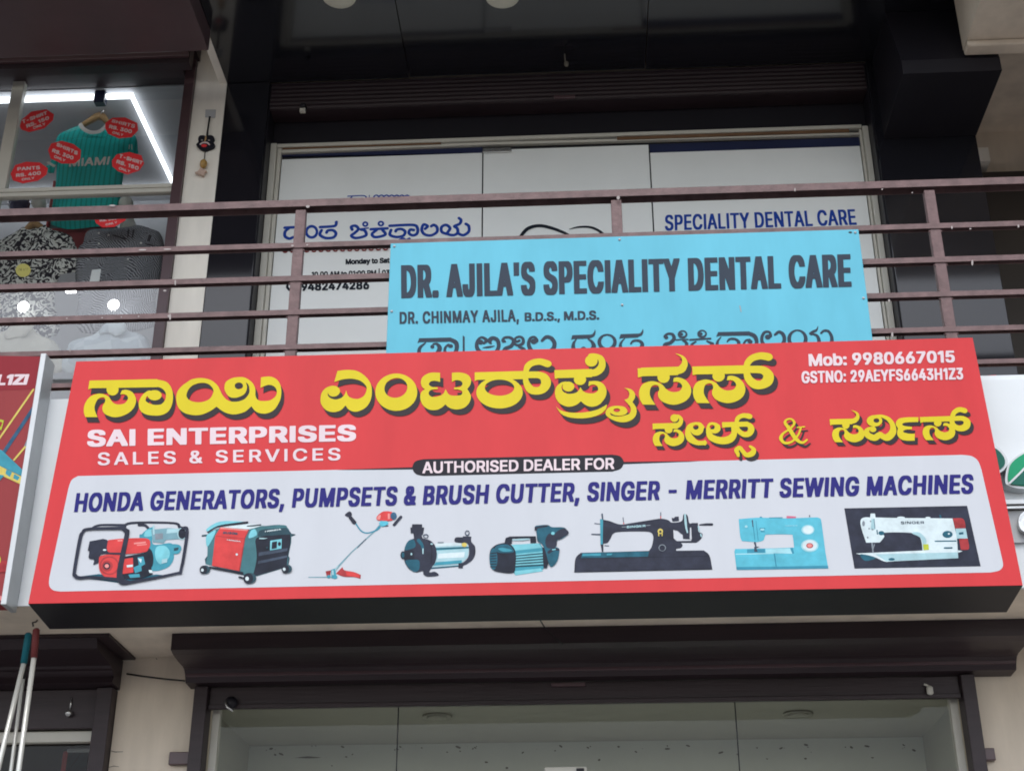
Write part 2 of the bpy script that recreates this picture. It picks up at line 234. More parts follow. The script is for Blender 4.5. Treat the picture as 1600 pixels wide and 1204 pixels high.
# letter outlines: advance, then loops (1 outer / 0 hole, x, y, ...), cap height 400
GL = json.loads(r"""{"&":[352,[[1,155,-5,130,-4,107,1,87,9,69,20,54,33,42,49,34,66,29,85,27,105,28,121,31,136,37,149,45,161,55,173,67,184,80,196,94,207,110,219,170,264,175,268,181,272,186,277,191,282,196,288,200,295,203,302,205,310,206,318,204,330,200,341,193,350,183,357,172,361,158,362,149,362,140,360,132,356,125,352,119,346,114,339,111,331,108,323,108,314,108,304,111,295,114,286,119,276,125,267,133,257,141,247,150,236,160,223,344,0,286,0,135,182,95,230,85,244,76,257,69,270,64,284,60,298,59,313,61,330,65,346,71,360,81,373,92,384,106,392,121,399,138,402,157,404,176,402,193,399,209,392,222,384,233,373,243,361,249,348,253,333,254,318,254,306,252,295,248,284,243,274,237,265,229,255,221,247,211,238,201,230,121,171,106,159,95,148,86,137,81,126,77,115,76,103,77,91,81,79,86,69,93,59,102,52,113,45,125,40,138,37,152,37,167,38,183,41,197,47,212,54,225,64,237,75,248,88,257,103,264,119,270,137,273,156,274,176,321,176,320,152,317,131,312,113,306,97,299,84,292,73,284,63,277,55,271,49,262,37,248,24,232,13,213,5,194,-1,174,-4]]],"'":[162,[[1,61,250,55,400,107,400,101,250]]],",":[148,[[1,30,-94,53,56,108,56,66,-94]]],"-":[356,[[1,265,192,265,148,90,148,90,192]]],".":[148,[[1,75,-3,66,-2,57,1,50,7,44,14,40,23,39,32,40,42,44,50,50,58,57,64,66,67,75,68,84,67,93,64,100,58,106,50,110,42,111,32,110,23,106,14,100,7,93,1,84,-2]]],"0":[356,[[1,178,-5,150,-3,125,5,102,19,83,38,67,61,54,89,45,122,39,159,38,200,39,241,45,278,54,310,67,339,83,362,103,381,125,395,150,403,178,405,206,403,232,395,254,381,273,362,289,339,302,310,311,278,317,241,319,200,317,159,311,122,302,89,289,61,274,38,254,19,232,5,207,-3],[0,178,39,197,41,213,47,228,58,241,73,251,91,260,113,266,139,269,168,270,200,269,232,266,261,260,287,251,309,241,327,228,342,213,353,197,359,178,361,160,359,143,353,128,342,116,327,105,309,97,287,91,261,87,232,86,200,87,168,91,139,97,113,105,91,116,73,128,58,143,47,160,41]]],"1":[250,[[1,190,400,190,0,140,0,140,340,138,340,45,290,45,338,135,400]]],"2":[356,[[1,50,0,50,37,184,180,198,195,211,209,222,222,231,234,238,246,244,257,248,268,251,280,252,292,251,306,247,318,242,329,234,339,225,347,215,353,203,358,190,360,176,361,161,360,148,357,135,352,125,345,116,336,109,325,104,313,101,299,100,285,52,285,53,308,59,329,68,348,80,365,95,379,112,390,132,399,154,404,177,405,200,404,221,399,241,390,258,379,272,366,284,350,293,332,298,313,300,293,299,278,296,264,292,250,285,235,276,220,264,203,249,185,231,164,210,141,120,48,120,45,306,45,306,0]]],"3":[356,[[1,171,-5,148,-4,125,0,104,8,85,18,69,30,55,45,45,62,38,82,34,104,86,104,88,91,93,79,99,68,108,60,118,52,130,47,143,42,157,40,172,39,188,40,203,43,216,48,228,54,239,63,247,73,254,85,258,99,259,114,258,128,254,142,248,154,240,166,229,175,216,184,200,190,180,193,158,195,123,195,123,235,226,352,226,355,55,355,55,400,293,400,293,362,166,219,166,227,194,228,220,225,242,217,262,206,279,192,292,175,301,156,307,136,309,114,307,91,301,71,291,52,278,35,262,21,243,10,221,1,197,-4]]],"4":[356,[[1,31,83,31,125,194,400,244,400,85,130,85,128,325,128,325,83],[1,221,0,221,95,221,115,221,250,270,250,270,0]]],"5":[356,[[1,174,-5,151,-4,130,1,110,9,93,19,78,32,65,47,56,64,50,83,47,103,96,103,98,91,102,80,108,70,116,61,126,54,136,47,148,43,161,40,174,39,190,40,204,44,217,51,229,59,239,70,247,82,253,96,257,111,258,128,256,144,253,160,247,174,238,187,228,197,216,206,202,213,187,216,171,218,158,217,145,215,132,211,120,206,109,200,101,193,53,199,75,400,288,400,288,355,118,355,105,237,107,237,117,244,127,250,140,255,153,259,166,262,180,262,198,261,215,258,231,252,246,245,259,235,271,224,282,212,291,197,298,182,303,165,306,147,307,128,305,103,300,81,290,59,277,41,261,25,243,12,222,2,199,-3]]],"6":[356,[[1,178,-5,154,-3,132,2,112,12,94,24,79,40,66,59,57,80,52,102,50,127,51,147,56,167,63,188,73,211,88,238,108,268,198,400,253,400,119,205,114,205,118,213,124,220,130,226,137,232,145,237,154,241,163,244,174,246,185,247,208,245,229,240,248,232,265,220,279,206,291,189,299,169,304,147,306,123,304,100,298,77,289,57,277,39,262,24,244,11,224,2,202,-4],[0,178,38,193,39,207,43,219,49,230,58,239,68,247,80,253,93,256,108,257,123,256,140,253,154,247,168,239,180,230,190,219,198,207,204,193,207,178,209,163,207,149,204,137,198,126,190,116,180,108,168,103,155,99,140,98,125,99,108,103,93,108,80,116,68,126,58,137,49,149,43,163,39]]],"7":[356,[[1,76,0,254,352,254,355,49,355,49,400,307,400,307,353,130,0]]],"8":[356,[[1,178,-5,152,-4,128,1,107,9,87,20,71,33,58,49,49,66,43,85,41,106,42,123,45,139,51,153,59,167,68,179,79,190,92,198,105,204,120,208,120,210,102,217,86,227,73,242,63,259,57,278,55,299,57,319,62,337,71,354,83,369,98,381,115,392,134,399,155,404,178,405,201,404,221,399,241,392,258,381,272,369,284,354,293,337,298,319,300,299,298,279,292,260,283,242,270,227,254,217,236,210,236,208,250,204,264,198,276,190,287,179,297,167,305,153,310,139,314,123,315,106,313,85,307,66,298,49,284,33,268,20,249,9,228,1,204,-4],[0,178,39,195,40,210,43,224,47,236,54,246,62,254,72,260,83,264,95,265,109,263,123,260,136,253,148,245,159,235,168,222,175,209,181,194,184,178,185,162,184,147,181,133,175,121,168,110,159,102,148,96,136,92,123,91,109,92,95,95,83,101,72,109,62,119,54,132,47,145,43,161,40],[0,178,228,192,229,204,231,216,236,226,243,234,250,241,260,247,271,250,282,251,295,250,308,247,320,242,330,235,340,226,347,216,353,205,358,192,361,178,362,164,361,151,358,139,353,129,347,121,340,114,330,109,320,105,308,104,295,105,282,109,271,114,260,121,250,129,243,140,236,151,231,164,229]]],"9":[356,[[1,178,405,202,403,224,398,244,388,262,376,277,360,289,341,298,320,304,298,306,273,304,253,300,233,293,212,282,189,267,162,248,132,158,0,103,0,237,195,242,195,237,187,232,180,226,174,219,168,211,163,202,159,192,156,182,154,171,153,148,155,127,160,108,168,91,180,77,194,65,211,57,231,52,253,50,277,52,301,57,323,67,343,79,361,94,376,112,389,132,398,154,404],[0,178,362,163,361,149,357,137,351,126,342,116,332,109,320,103,307,100,292,99,277,100,261,103,246,109,232,116,220,126,210,137,202,149,196,163,193,178,191,193,193,206,196,219,202,230,210,240,220,247,232,253,245,256,260,257,275,256,292,253,307,247,320,240,332,230,342,219,351,207,357,193,361]]],":":[148,[[1,75,-3,66,-2,57,1,50,7,44,14,40,23,39,32,40,42,44,50,50,58,57,64,66,67,75,68,84,67,93,64,100,58,106,50,110,42,111,32,110,23,106,14,100,7,93,1,84,-2],[1,75,213,66,214,57,218,50,223,44,231,40,239,39,249,40,258,44,267,50,274,57,280,66,283,75,285,84,283,93,280,100,274,106,267,110,258,111,249,110,239,106,231,100,223,93,218,84,214]]],"A":[377,[[1,13,0,158,400,217,400,364,0,311,0,226,238,220,254,214,272,208,293,200,316,192,344,183,376,193,376,183,344,175,316,167,292,161,271,155,253,150,238,67,0],[1,86,112,86,156,291,156,291,112]]],"B":[359,[[1,47,0,47,400,190,400,216,398,239,394,259,386,275,375,289,362,299,348,307,331,312,313,313,294,312,278,309,264,304,252,297,241,289,232,280,225,270,219,259,214,248,210,248,206,260,204,273,200,286,193,297,184,308,173,316,160,323,144,327,127,329,107,327,88,322,69,315,52,304,37,289,25,271,14,249,6,223,2,194,0],[0,98,45,192,45,221,47,243,53,259,63,271,76,277,90,279,107,278,121,275,133,269,145,262,155,252,164,240,171,227,177,212,180,195,181,98,181],[0,98,224,187,224,201,225,214,228,227,233,237,239,247,247,254,257,260,267,263,279,264,293,262,309,256,324,246,337,231,347,212,353,189,355,98,355]]],"C":[401,[[1,210,-5,177,-3,146,6,118,20,93,39,72,62,55,91,42,123,34,160,32,200,34,240,42,277,55,309,72,337,93,361,118,380,146,394,177,403,210,405,230,404,249,401,268,397,285,390,301,381,316,370,330,358,342,344,352,329,361,312,367,294,372,274,321,274,317,287,312,299,306,310,299,320,290,329,281,337,271,343,260,349,248,353,236,356,223,358,210,358,187,356,165,350,144,340,126,326,111,308,98,286,89,261,83,232,81,200,83,168,89,139,98,114,111,92,126,74,145,60,165,50,187,44,210,42,223,42,236,44,248,47,260,51,271,57,281,63,290,71,299,80,306,90,312,101,317,113,321,126,372,126,367,106,361,88,352,71,342,56,330,42,316,30,301,19,285,11,268,4,249,-1,230,-4]]],"D":[395,[[1,172,0,75,0,75,45,169,45,200,47,227,53,250,63,270,78,286,96,298,117,307,142,312,170,314,201,312,231,307,259,298,283,286,305,270,323,251,337,229,347,203,353,174,355,73,355,73,400,177,400,214,397,248,389,277,376,303,358,324,335,341,308,353,276,360,240,363,201,360,161,353,125,341,93,324,66,302,43,276,24,245,11,211,3],[1,98,400,98,0,47,0,47,400]]],"E":[329,[[1,47,0,47,400,293,400,293,355,98,355,98,225,279,225,279,180,98,180,98,45,295,45,295,0]]],"F":[322,[[1,47,0,47,400,290,400,290,355,98,355,98,219,272,219,272,174,98,174,98,0]]],"G":[409,[[1,211,-5,177,-3,146,6,117,20,92,39,71,63,54,91,42,123,34,160,32,200,34,240,42,277,54,309,71,337,92,361,117,380,145,394,175,403,208,405,229,404,249,401,268,396,285,389,302,380,317,369,331,357,343,343,353,327,362,311,368,293,373,274,321,274,316,287,311,298,304,309,297,319,289,328,280,336,270,343,259,348,248,353,236,356,223,358,209,358,186,356,164,350,144,340,126,326,111,308,98,286,89,261,83,232,81,200,83,168,89,139,98,114,111,92,127,74,145,60,165,50,187,44,211,42,233,43,253,48,271,56,287,67,301,81,312,97,320,116,325,136,326,159,341,157,222,157,222,201,376,201,376,157,373,126,366,97,354,71,339,49,319,30,296,15,270,4,242,-3]]],"H":[406,[[1,47,0,47,400,98,400,98,227,308,227,308,400,359,400,359,0,308,0,308,182,98,182,98,0]]],"I":[150,[[1,50,0,101,0,101,400,50,400]]],"J":[312,[[1,146,-5,112,-2,84,8,59,26,41,49,30,79,26,114,26,136,77,136,77,114,79,92,85,73,96,58,109,48,126,41,146,39,165,41,181,48,195,58,205,73,212,92,214,114,214,400,264,400,264,114,261,79,250,49,231,26,207,8,178,-2]]],"K":[367,[[1,82,114,82,170,91,182,100,194,109,205,119,217,128,228,137,239,147,249,157,260,166,271,286,400,352,400,182,217,179,217],[1,47,0,47,400,98,400,98,263,97,177,98,152,98,0],[1,293,0,148,204,179,243,353,0]]],"L":[309,[[1,47,0,47,400,98,400,98,45,284,45,284,0]]],"M":[494,[[1,47,0,47,400,119,400,218,147,226,125,235,96,245,66,253,38,242,38,250,65,259,95,269,124,277,147,374,400,446,400,446,0,397,0,397,229,397,257,397,290,398,325,399,359,403,359,399,347,395,335,391,322,379,285,368,253,358,229,269,0,225,0,134,229,125,252,114,284,101,321,88,359,93,359,94,327,95,292,96,258,96,229,96,0]]],"N":[412,[[1,47,0,47,400,107,400,270,144,274,137,280,128,285,119,291,108,298,96,305,84,312,71,319,57,325,43,318,42,317,57,316,71,315,85,314,99,314,112,314,124,314,153,314,400,364,400,364,0,304,0,159,228,139,260,132,272,125,285,116,300,85,355,94,357,96,302,98,258,98,229,98,0]]],"O":[419,[[1,210,-5,177,-3,146,6,118,20,93,39,72,62,55,91,42,123,34,160,32,200,34,240,42,277,55,309,72,337,93,361,118,380,146,394,177,403,210,405,243,403,274,394,302,380,326,361,347,337,365,309,377,277,385,240,388,200,385,160,377,123,365,91,347,62,326,39,302,20,274,6,243,-3],[0,210,42,233,44,255,50,275,60,293,74,308,92,321,113,331,139,336,167,338,200,336,232,331,261,321,287,308,308,293,326,275,340,255,350,233,356,210,358,187,356,165,350,145,340,127,326,111,308,99,286,89,261,83,232,81,200,83,167,89,139,99,113,111,92,127,74,145,60,165,50,187,44]]],"P":[350,[[1,47,0,47,400,185,400,214,398,239,393,261,383,280,371,295,356,306,338,315,318,320,296,321,273,320,250,315,229,306,209,295,191,280,176,261,163,239,154,214,148,185,146,86,146,86,191,183,191,202,192,219,195,234,201,245,209,255,219,262,231,267,244,270,258,271,273,270,289,267,303,262,316,255,327,245,337,233,345,219,351,202,354,183,355,98,355,98,0]]],"Q":[419,[[1,193,125,246,125,290,67,302,51,368,-38,315,-38,272,21,260,36],[1,210,-5,177,-3,146,6,118,20,93,39,72,62,55,91,42,123,34,160,32,200,34,240,42,277,55,309,72,337,93,361,118,380,146,394,177,403,210,405,243,403,274,394,302,380,326,361,347,337,365,309,377,277,385,240,388,200,385,160,377,123,365,91,347,62,326,39,302,20,274,6,243,-3],[0,210,42,233,44,255,50,275,60,293,74,308,92,321,113,331,139,336,167,338,200,336,232,331,261,321,287,308,308,293,326,275,340,255,350,233,356,210,358,187,356,165,350,145,340,127,326,111,308,99,286,89,261,83,232,81,200,83,167,89,139,99,113,111,92,127,74,145,60,165,50,187,44]]],"R":[353,[[1,47,0,47,400,186,400,215,398,240,393,262,384,280,372,295,358,307,341,315,321,320,300,322,277,320,254,315,233,307,213,295,197,280,182,262,171,240,162,214,157,186,155,76,155,76,201,184,201,203,202,220,205,234,210,246,217,255,226,262,236,267,248,270,262,271,277,270,292,267,306,262,318,255,329,246,338,234,346,220,351,203,354,183,355,98,355,98,0],[1,278,0,181,180,238,180,336,0]]],"S":[351,[[1,176,-7,148,-5,123,-1,100,7,80,18,64,31,50,47,40,65,33,85,30,107,82,107,85,93,90,80,97,69,107,60,118,52,131,46,145,42,160,39,176,39,193,40,210,43,225,47,238,54,250,62,259,72,266,84,270,96,272,110,270,121,267,132,261,141,253,148,244,155,233,161,220,166,207,171,192,175,144,188,114,199,88,212,68,227,53,246,44,268,41,293,43,314,49,334,59,352,72,368,89,381,108,391,130,399,153,404,179,405,204,404,227,399,249,391,267,381,283,368,297,353,306,336,313,317,315,297,265,297,261,316,252,331,238,344,220,353,200,359,177,361,160,360,145,357,132,352,119,346,109,338,101,329,95,319,92,307,90,295,92,283,96,272,103,262,112,254,122,248,133,242,145,238,156,234,167,231,208,220,220,216,232,212,245,207,258,202,270,195,282,187,293,178,302,167,310,155,316,142,320,126,321,109,319,88,313,68,304,50,291,34,274,20,254,8,231,0,205,-5]]],"T":[353,[[1,25,355,25,400,328,400,328,355,202,355,202,0,151,0,151,355]]],"U":[407,[[1,203,-6,173,-4,146,2,121,12,99,26,81,43,67,63,56,85,49,110,47,136,47,400,98,400,98,140,99,122,103,105,111,89,120,75,133,63,147,53,164,46,183,42,203,41,224,42,243,46,260,53,274,63,286,75,296,89,303,105,307,122,309,140,309,400,359,400,359,136,357,110,351,85,340,63,326,43,307,26,286,12,261,2,234,-4]]],"V":[377,[[1,160,0,13,400,66,400,151,162,156,147,162,129,169,108,177,84,185,56,195,24,184,24,194,56,202,84,210,109,217,129,223,147,228,162,310,400,364,400,219,0]]],"W":[540,[[1,122,0,13,400,65,400,128,154,132,141,135,128,138,114,147,74,150,60,152,46,155,31,149,31,151,46,154,60,157,74,160,87,163,101,166,114,176,154,241,400,299,400,363,154,366,141,370,128,373,114,382,74,385,60,388,46,391,31,384,31,387,46,389,60,392,74,395,87,398,101,401,114,411,154,474,400,526,400,417,0,358,0,289,254,285,271,280,289,276,308,272,328,268,350,264,373,275,373,271,351,267,330,263,310,259,292,255,273,250,254,181,0]]],"X":[373,[[1,14,0,171,224,171,186,23,400,82,400,140,315,148,303,154,293,160,284,166,275,171,267,176,259,181,250,186,240,191,230,183,230,198,258,203,267,208,275,214,284,235,315,294,400,351,400,203,188,203,226,358,0,300,0,230,102,211,130,206,138,201,146,196,154,192,162,187,171,181,182,192,182,187,172,182,163,177,154,172,147,167,138,162,130,143,102,72,0]]],"Y":[371,[[1,160,0,160,164,13,400,72,400,151,271,160,257,167,243,175,230,182,216,189,199,196,181,176,181,183,200,190,216,197,230,205,244,212,257,220,271,300,400,358,400,211,164,211,0]]],"Z":[345,[[1,33,0,33,37,215,303,223,315,232,327,241,339,250,350,259,362,268,374,274,357,257,357,241,356,224,356,208,355,192,355,175,355,32,355,32,400,312,400,312,363,133,101,124,89,115,76,105,63,77,26,71,43,87,43,103,44,120,44,136,45,152,45,168,45,314,45,314,0]]],"a":[306,[[1,126,-7,107,-6,90,-2,74,4,60,12,48,22,37,35,30,50,25,66,24,85,25,101,28,115,34,127,41,136,50,145,61,152,73,157,85,162,99,166,112,168,126,171,140,173,184,178,194,180,202,182,209,185,213,188,216,194,217,200,217,202,216,214,214,224,210,233,204,241,197,248,189,253,178,257,167,259,154,260,140,259,128,257,117,253,108,249,99,243,92,237,87,230,82,223,79,215,32,229,40,246,50,260,62,272,75,282,89,289,105,295,120,299,136,301,152,302,164,302,175,300,188,298,201,295,213,290,225,283,236,275,245,265,253,252,260,237,263,219,265,198,265,0,217,0,217,41,214,41,210,34,205,27,198,19,190,12,180,6,169,1,156,-3,142,-6],[0,134,36,151,37,166,40,179,46,190,54,200,63,207,73,212,85,216,96,217,108,217,149,214,147,210,145,204,143,197,141,190,140,182,138,157,135,138,132,127,130,116,128,106,125,96,121,88,116,81,110,76,102,73,93,72,82,73,73,76,64,80,57,86,50,93,45,102,41,112,38,122,36]]],"b":[334,[[1,180,-6,163,-5,148,-2,136,3,125,10,116,17,108,25,102,32,97,40,93,46,88,46,88,0,41,0,41,400,89,400,89,251,93,251,97,257,102,264,108,272,115,279,124,287,135,293,147,298,163,301,180,302,204,300,226,294,246,283,264,269,279,251,291,230,300,206,305,178,307,148,305,118,300,91,291,66,279,45,264,27,246,13,226,2,204,-4],[0,173,37,191,38,206,43,220,52,231,63,241,76,248,92,254,109,257,128,258,149,257,169,254,188,248,205,241,221,232,234,220,245,206,253,191,258,173,259,156,258,140,253,127,245,115,235,106,222,98,207,93,189,90,170,89,149,90,128,93,108,98,90,106,75,116,62,127,51,141,43,156,38]]],"d":[334,[[1,154,-6,130,-4,108,2,88,13,70,27,55,45,43,66,34,91,29,118,27,148,29,178,34,206,43,230,55,251,70,269,88,283,108,294,130,300,154,302,171,301,186,298,199,293,210,287,219,279,226,272,232,264,237,257,241,251,244,251,244,400,292,400,292,0,246,0,246,46,241,46,237,40,232,32,226,25,218,17,209,10,198,3,186,-2,171,-5],[0,161,37,178,38,193,43,207,51,218,62,228,75,235,90,241,108,244,128,245,149,244,170,241,189,236,207,228,222,219,235,207,245,194,253,178,258,161,259,143,258,127,253,114,245,102,234,93,221,85,205,80,188,77,169,76,149,77,128,80,109,85,92,93,76,102,63,114,52,128,43,143,38]]],"e":[318,[[1,167,-6,139,-4,114,2,92,13,73,27,57,45,44,67,34,91,29,118,27,147,29,176,34,203,43,228,56,249,72,268,90,283,112,294,135,300,161,302,177,301,193,299,209,294,224,288,238,279,251,268,263,255,273,239,281,222,287,201,291,178,292,152,292,133,59,133,59,174,266,174,243,159,242,178,239,195,234,211,227,225,218,237,206,247,193,254,178,258,161,260,144,258,129,254,115,246,103,237,93,225,86,212,80,197,77,182,75,166,75,140,77,119,81,100,87,83,95,69,106,58,119,48,133,42,149,38,167,36,179,37,189,39,199,41,209,46,217,51,224,57,231,65,236,73,240,83,287,71,281,57,274,43,263,31,251,20,238,11,222,3,205,-2,187,-5]]],"h":[322,[[1,89,178,89,0,41,0,41,400,89,400,89,226,81,226,91,251,104,270,120,285,137,294,157,300,179,302,198,301,216,297,232,290,246,280,258,268,268,252,275,234,279,213,281,189,281,0,233,0,233,185,231,207,225,225,215,239,201,250,185,257,165,259,151,258,138,255,126,250,116,242,107,233,99,222,94,209,90,195]]],"i":[131,[[1,41,0,41,298,89,298,89,0],[1,66,348,57,349,49,352,42,357,37,364,34,372,32,380,34,388,37,396,42,403,49,408,57,411,66,412,75,411,83,408,90,403,95,396,98,388,99,380,98,372,95,364,90,357,83,352,75,349]]],"j":[131,[[1,41,298,89,298,89,-24,88,-41,85,-57,80,-71,72,-83,63,-93,51,-102,37,-108,21,-111,3,-112,-8,-112,-8,-68,2,-68,14,-67,24,-63,32,-57,37,-48,40,-36,41,-23],[1,66,348,57,349,49,352,42,357,37,364,33,372,32,380,33,388,37,396,42,403,49,408,57,411,66,412,74,411,82,408,89,403,95,396,98,388,99,380,98,372,95,364,89,357,82,352,74,349]]],"l":[149,[[1,110,-2,88,0,71,6,58,16,49,29,43,46,41,66,41,400,89,400,89,78,90,65,92,56,94,49,99,44,106,42,115,41,126,41,133,43,142,2,127,-1,121,-1,115,-2]]],"n":[322,[[1,89,178,89,0,41,0,41,298,88,298,88,226,81,226,91,251,104,270,120,285,137,294,157,300,179,302,198,301,216,297,232,290,246,280,258,268,268,252,275,234,279,213,281,189,281,0,233,0,233,185,231,207,225,225,215,239,201,250,185,257,165,259,151,258,138,255,126,250,116,242,107,233,99,222,94,209,90,195]]],"o":[326,[[1,163,-6,137,-4,113,2,92,13,73,27,57,45,44,67,34,91,29,118,27,147,29,177,34,204,44,229,57,250,73,268,92,283,113,294,137,300,163,302,189,300,213,294,235,283,254,268,270,250,283,229,292,204,298,177,300,147,298,118,292,91,283,67,270,45,254,27,235,13,213,2,189,-4],[0,163,37,182,38,198,43,212,52,224,63,234,77,241,92,247,110,250,128,251,147,250,167,247,185,241,203,234,219,224,232,212,244,198,252,182,258,163,259,144,258,128,252,114,244,102,232,93,219,85,203,80,186,77,167,76,147,77,128,80,110,85,92,93,77,102,63,114,52,128,43,144,38]]],"r":[204,[[1,41,0,41,298,88,298,88,252,91,252,98,266,107,279,120,289,134,296,150,301,168,303,180,302,191,302,191,253,181,255,175,256,169,256,163,256,149,255,137,252,125,247,115,241,106,233,99,223,94,212,90,200,89,186,89,0]]],"s":[287,[[1,143,-6,123,-5,105,-2,88,3,73,10,60,19,49,30,39,43,32,57,28,74,74,84,79,69,87,57,98,47,111,41,126,37,143,36,162,37,178,42,192,49,203,58,209,69,211,81,210,91,206,99,200,107,191,113,180,118,167,122,117,134,93,141,72,151,57,164,46,178,39,196,37,215,38,232,43,247,51,261,62,273,75,283,90,291,108,297,127,301,147,302,167,301,184,298,200,293,213,286,225,277,235,267,243,255,250,242,255,228,211,218,206,229,199,239,191,248,179,256,165,260,147,261,131,260,116,256,103,249,93,240,87,230,85,218,87,208,91,199,97,191,107,185,120,180,135,175,180,165,205,157,225,147,241,135,252,120,258,103,260,84,259,67,254,51,246,37,234,24,221,14,204,5,186,-1,165,-5]]],"t":[179,[[1,160,298,160,257,5,257,5,298],[1,51,370,99,370,99,77,100,65,103,55,107,48,113,43,122,40,134,39,146,40,159,42,168,1,162,0,157,-1,151,-2,145,-3,138,-3,132,-3,109,-1,89,6,72,17,60,32,53,51,51,73]]],"u":[322,[[1,143,-4,124,-3,106,2,90,8,76,18,64,31,54,46,47,64,43,85,41,109,41,298,89,298,89,113,91,92,98,74,108,59,121,48,138,42,157,39,171,40,184,44,196,49,206,56,215,65,223,76,228,89,232,104,233,120,233,298,281,298,281,0,234,0,234,72,242,72,231,47,218,28,202,13,184,4,165,-2]]],"y":[306,[[1,37,-109,48,-67,56,-69,65,-70,74,-71,82,-70,89,-68,96,-64,102,-58,108,-50,114,-40,118,-28,128,-1,14,298,66,298,130,122,136,104,142,86,147,68,152,51,157,33,162,16,144,16,149,33,154,51,159,68,164,86,170,104,176,122,240,298,292,298,161,-46,154,-60,147,-73,139,-84,130,-93,120,-101,110,-107,98,-111,85,-113,72,-114,64,-114,57,-113,51,-112,45,-111,41,-110]]],"|":[181,[[1,111,529,111,-129,69,-129,69,529]]]," ":[148,[]]}""")
def text_mask(s, body, tl, tr, br, bl, bold, shear, track):
    loops = []; x = 0
    for ch in body:
        adv, L = GL[ch]
        for q in L: loops.append((q[0], np.array(q[1:], float).reshape(-1, 2) + (x, 0)))
        x += adv + track * 400
    allp = np.concatenate([q for _, q in loops]); x0, x1 = allp[:, 0].min(), allp[:, 0].max()
    q4 = s.U([tl, tr, br, bl]); cap = np.hypot(*(q4[0] - q4[3]))
    rx, ry = (bold, bold) if not isinstance(bold, tuple) else bold
    rx *= cap; ry *= cap
    du = (q4[1] - q4[0]) / np.hypot(*(q4[1] - q4[0])) * rx; dv = (q4[0] - q4[3]) / cap * ry
    q4 = q4 + np.array([du - dv, -du - dv, -du + dv, du + dv])
    out = []
    for o, q in loops:
        A = ((q[:, 0] - x0) / (x1 - x0))[:, None]; B = (q[:, 1] / 400)[:, None]
        P = (q4[3] * (1 - A) + q4[2] * A) * (1 - B) + (q4[0] * (1 - A) + q4[1] * A) * B
        if shear: P = P + (B - .5) * shear * cap * np.array([1., 0])
        out.append((o, P))
    ap = np.concatenate([p for _, p in out])
    m = Mask(ap.min(0) - rx, ap.max(0) + max(rx, ry), s.st)
    m.glyphs(out, rx, ry); return m

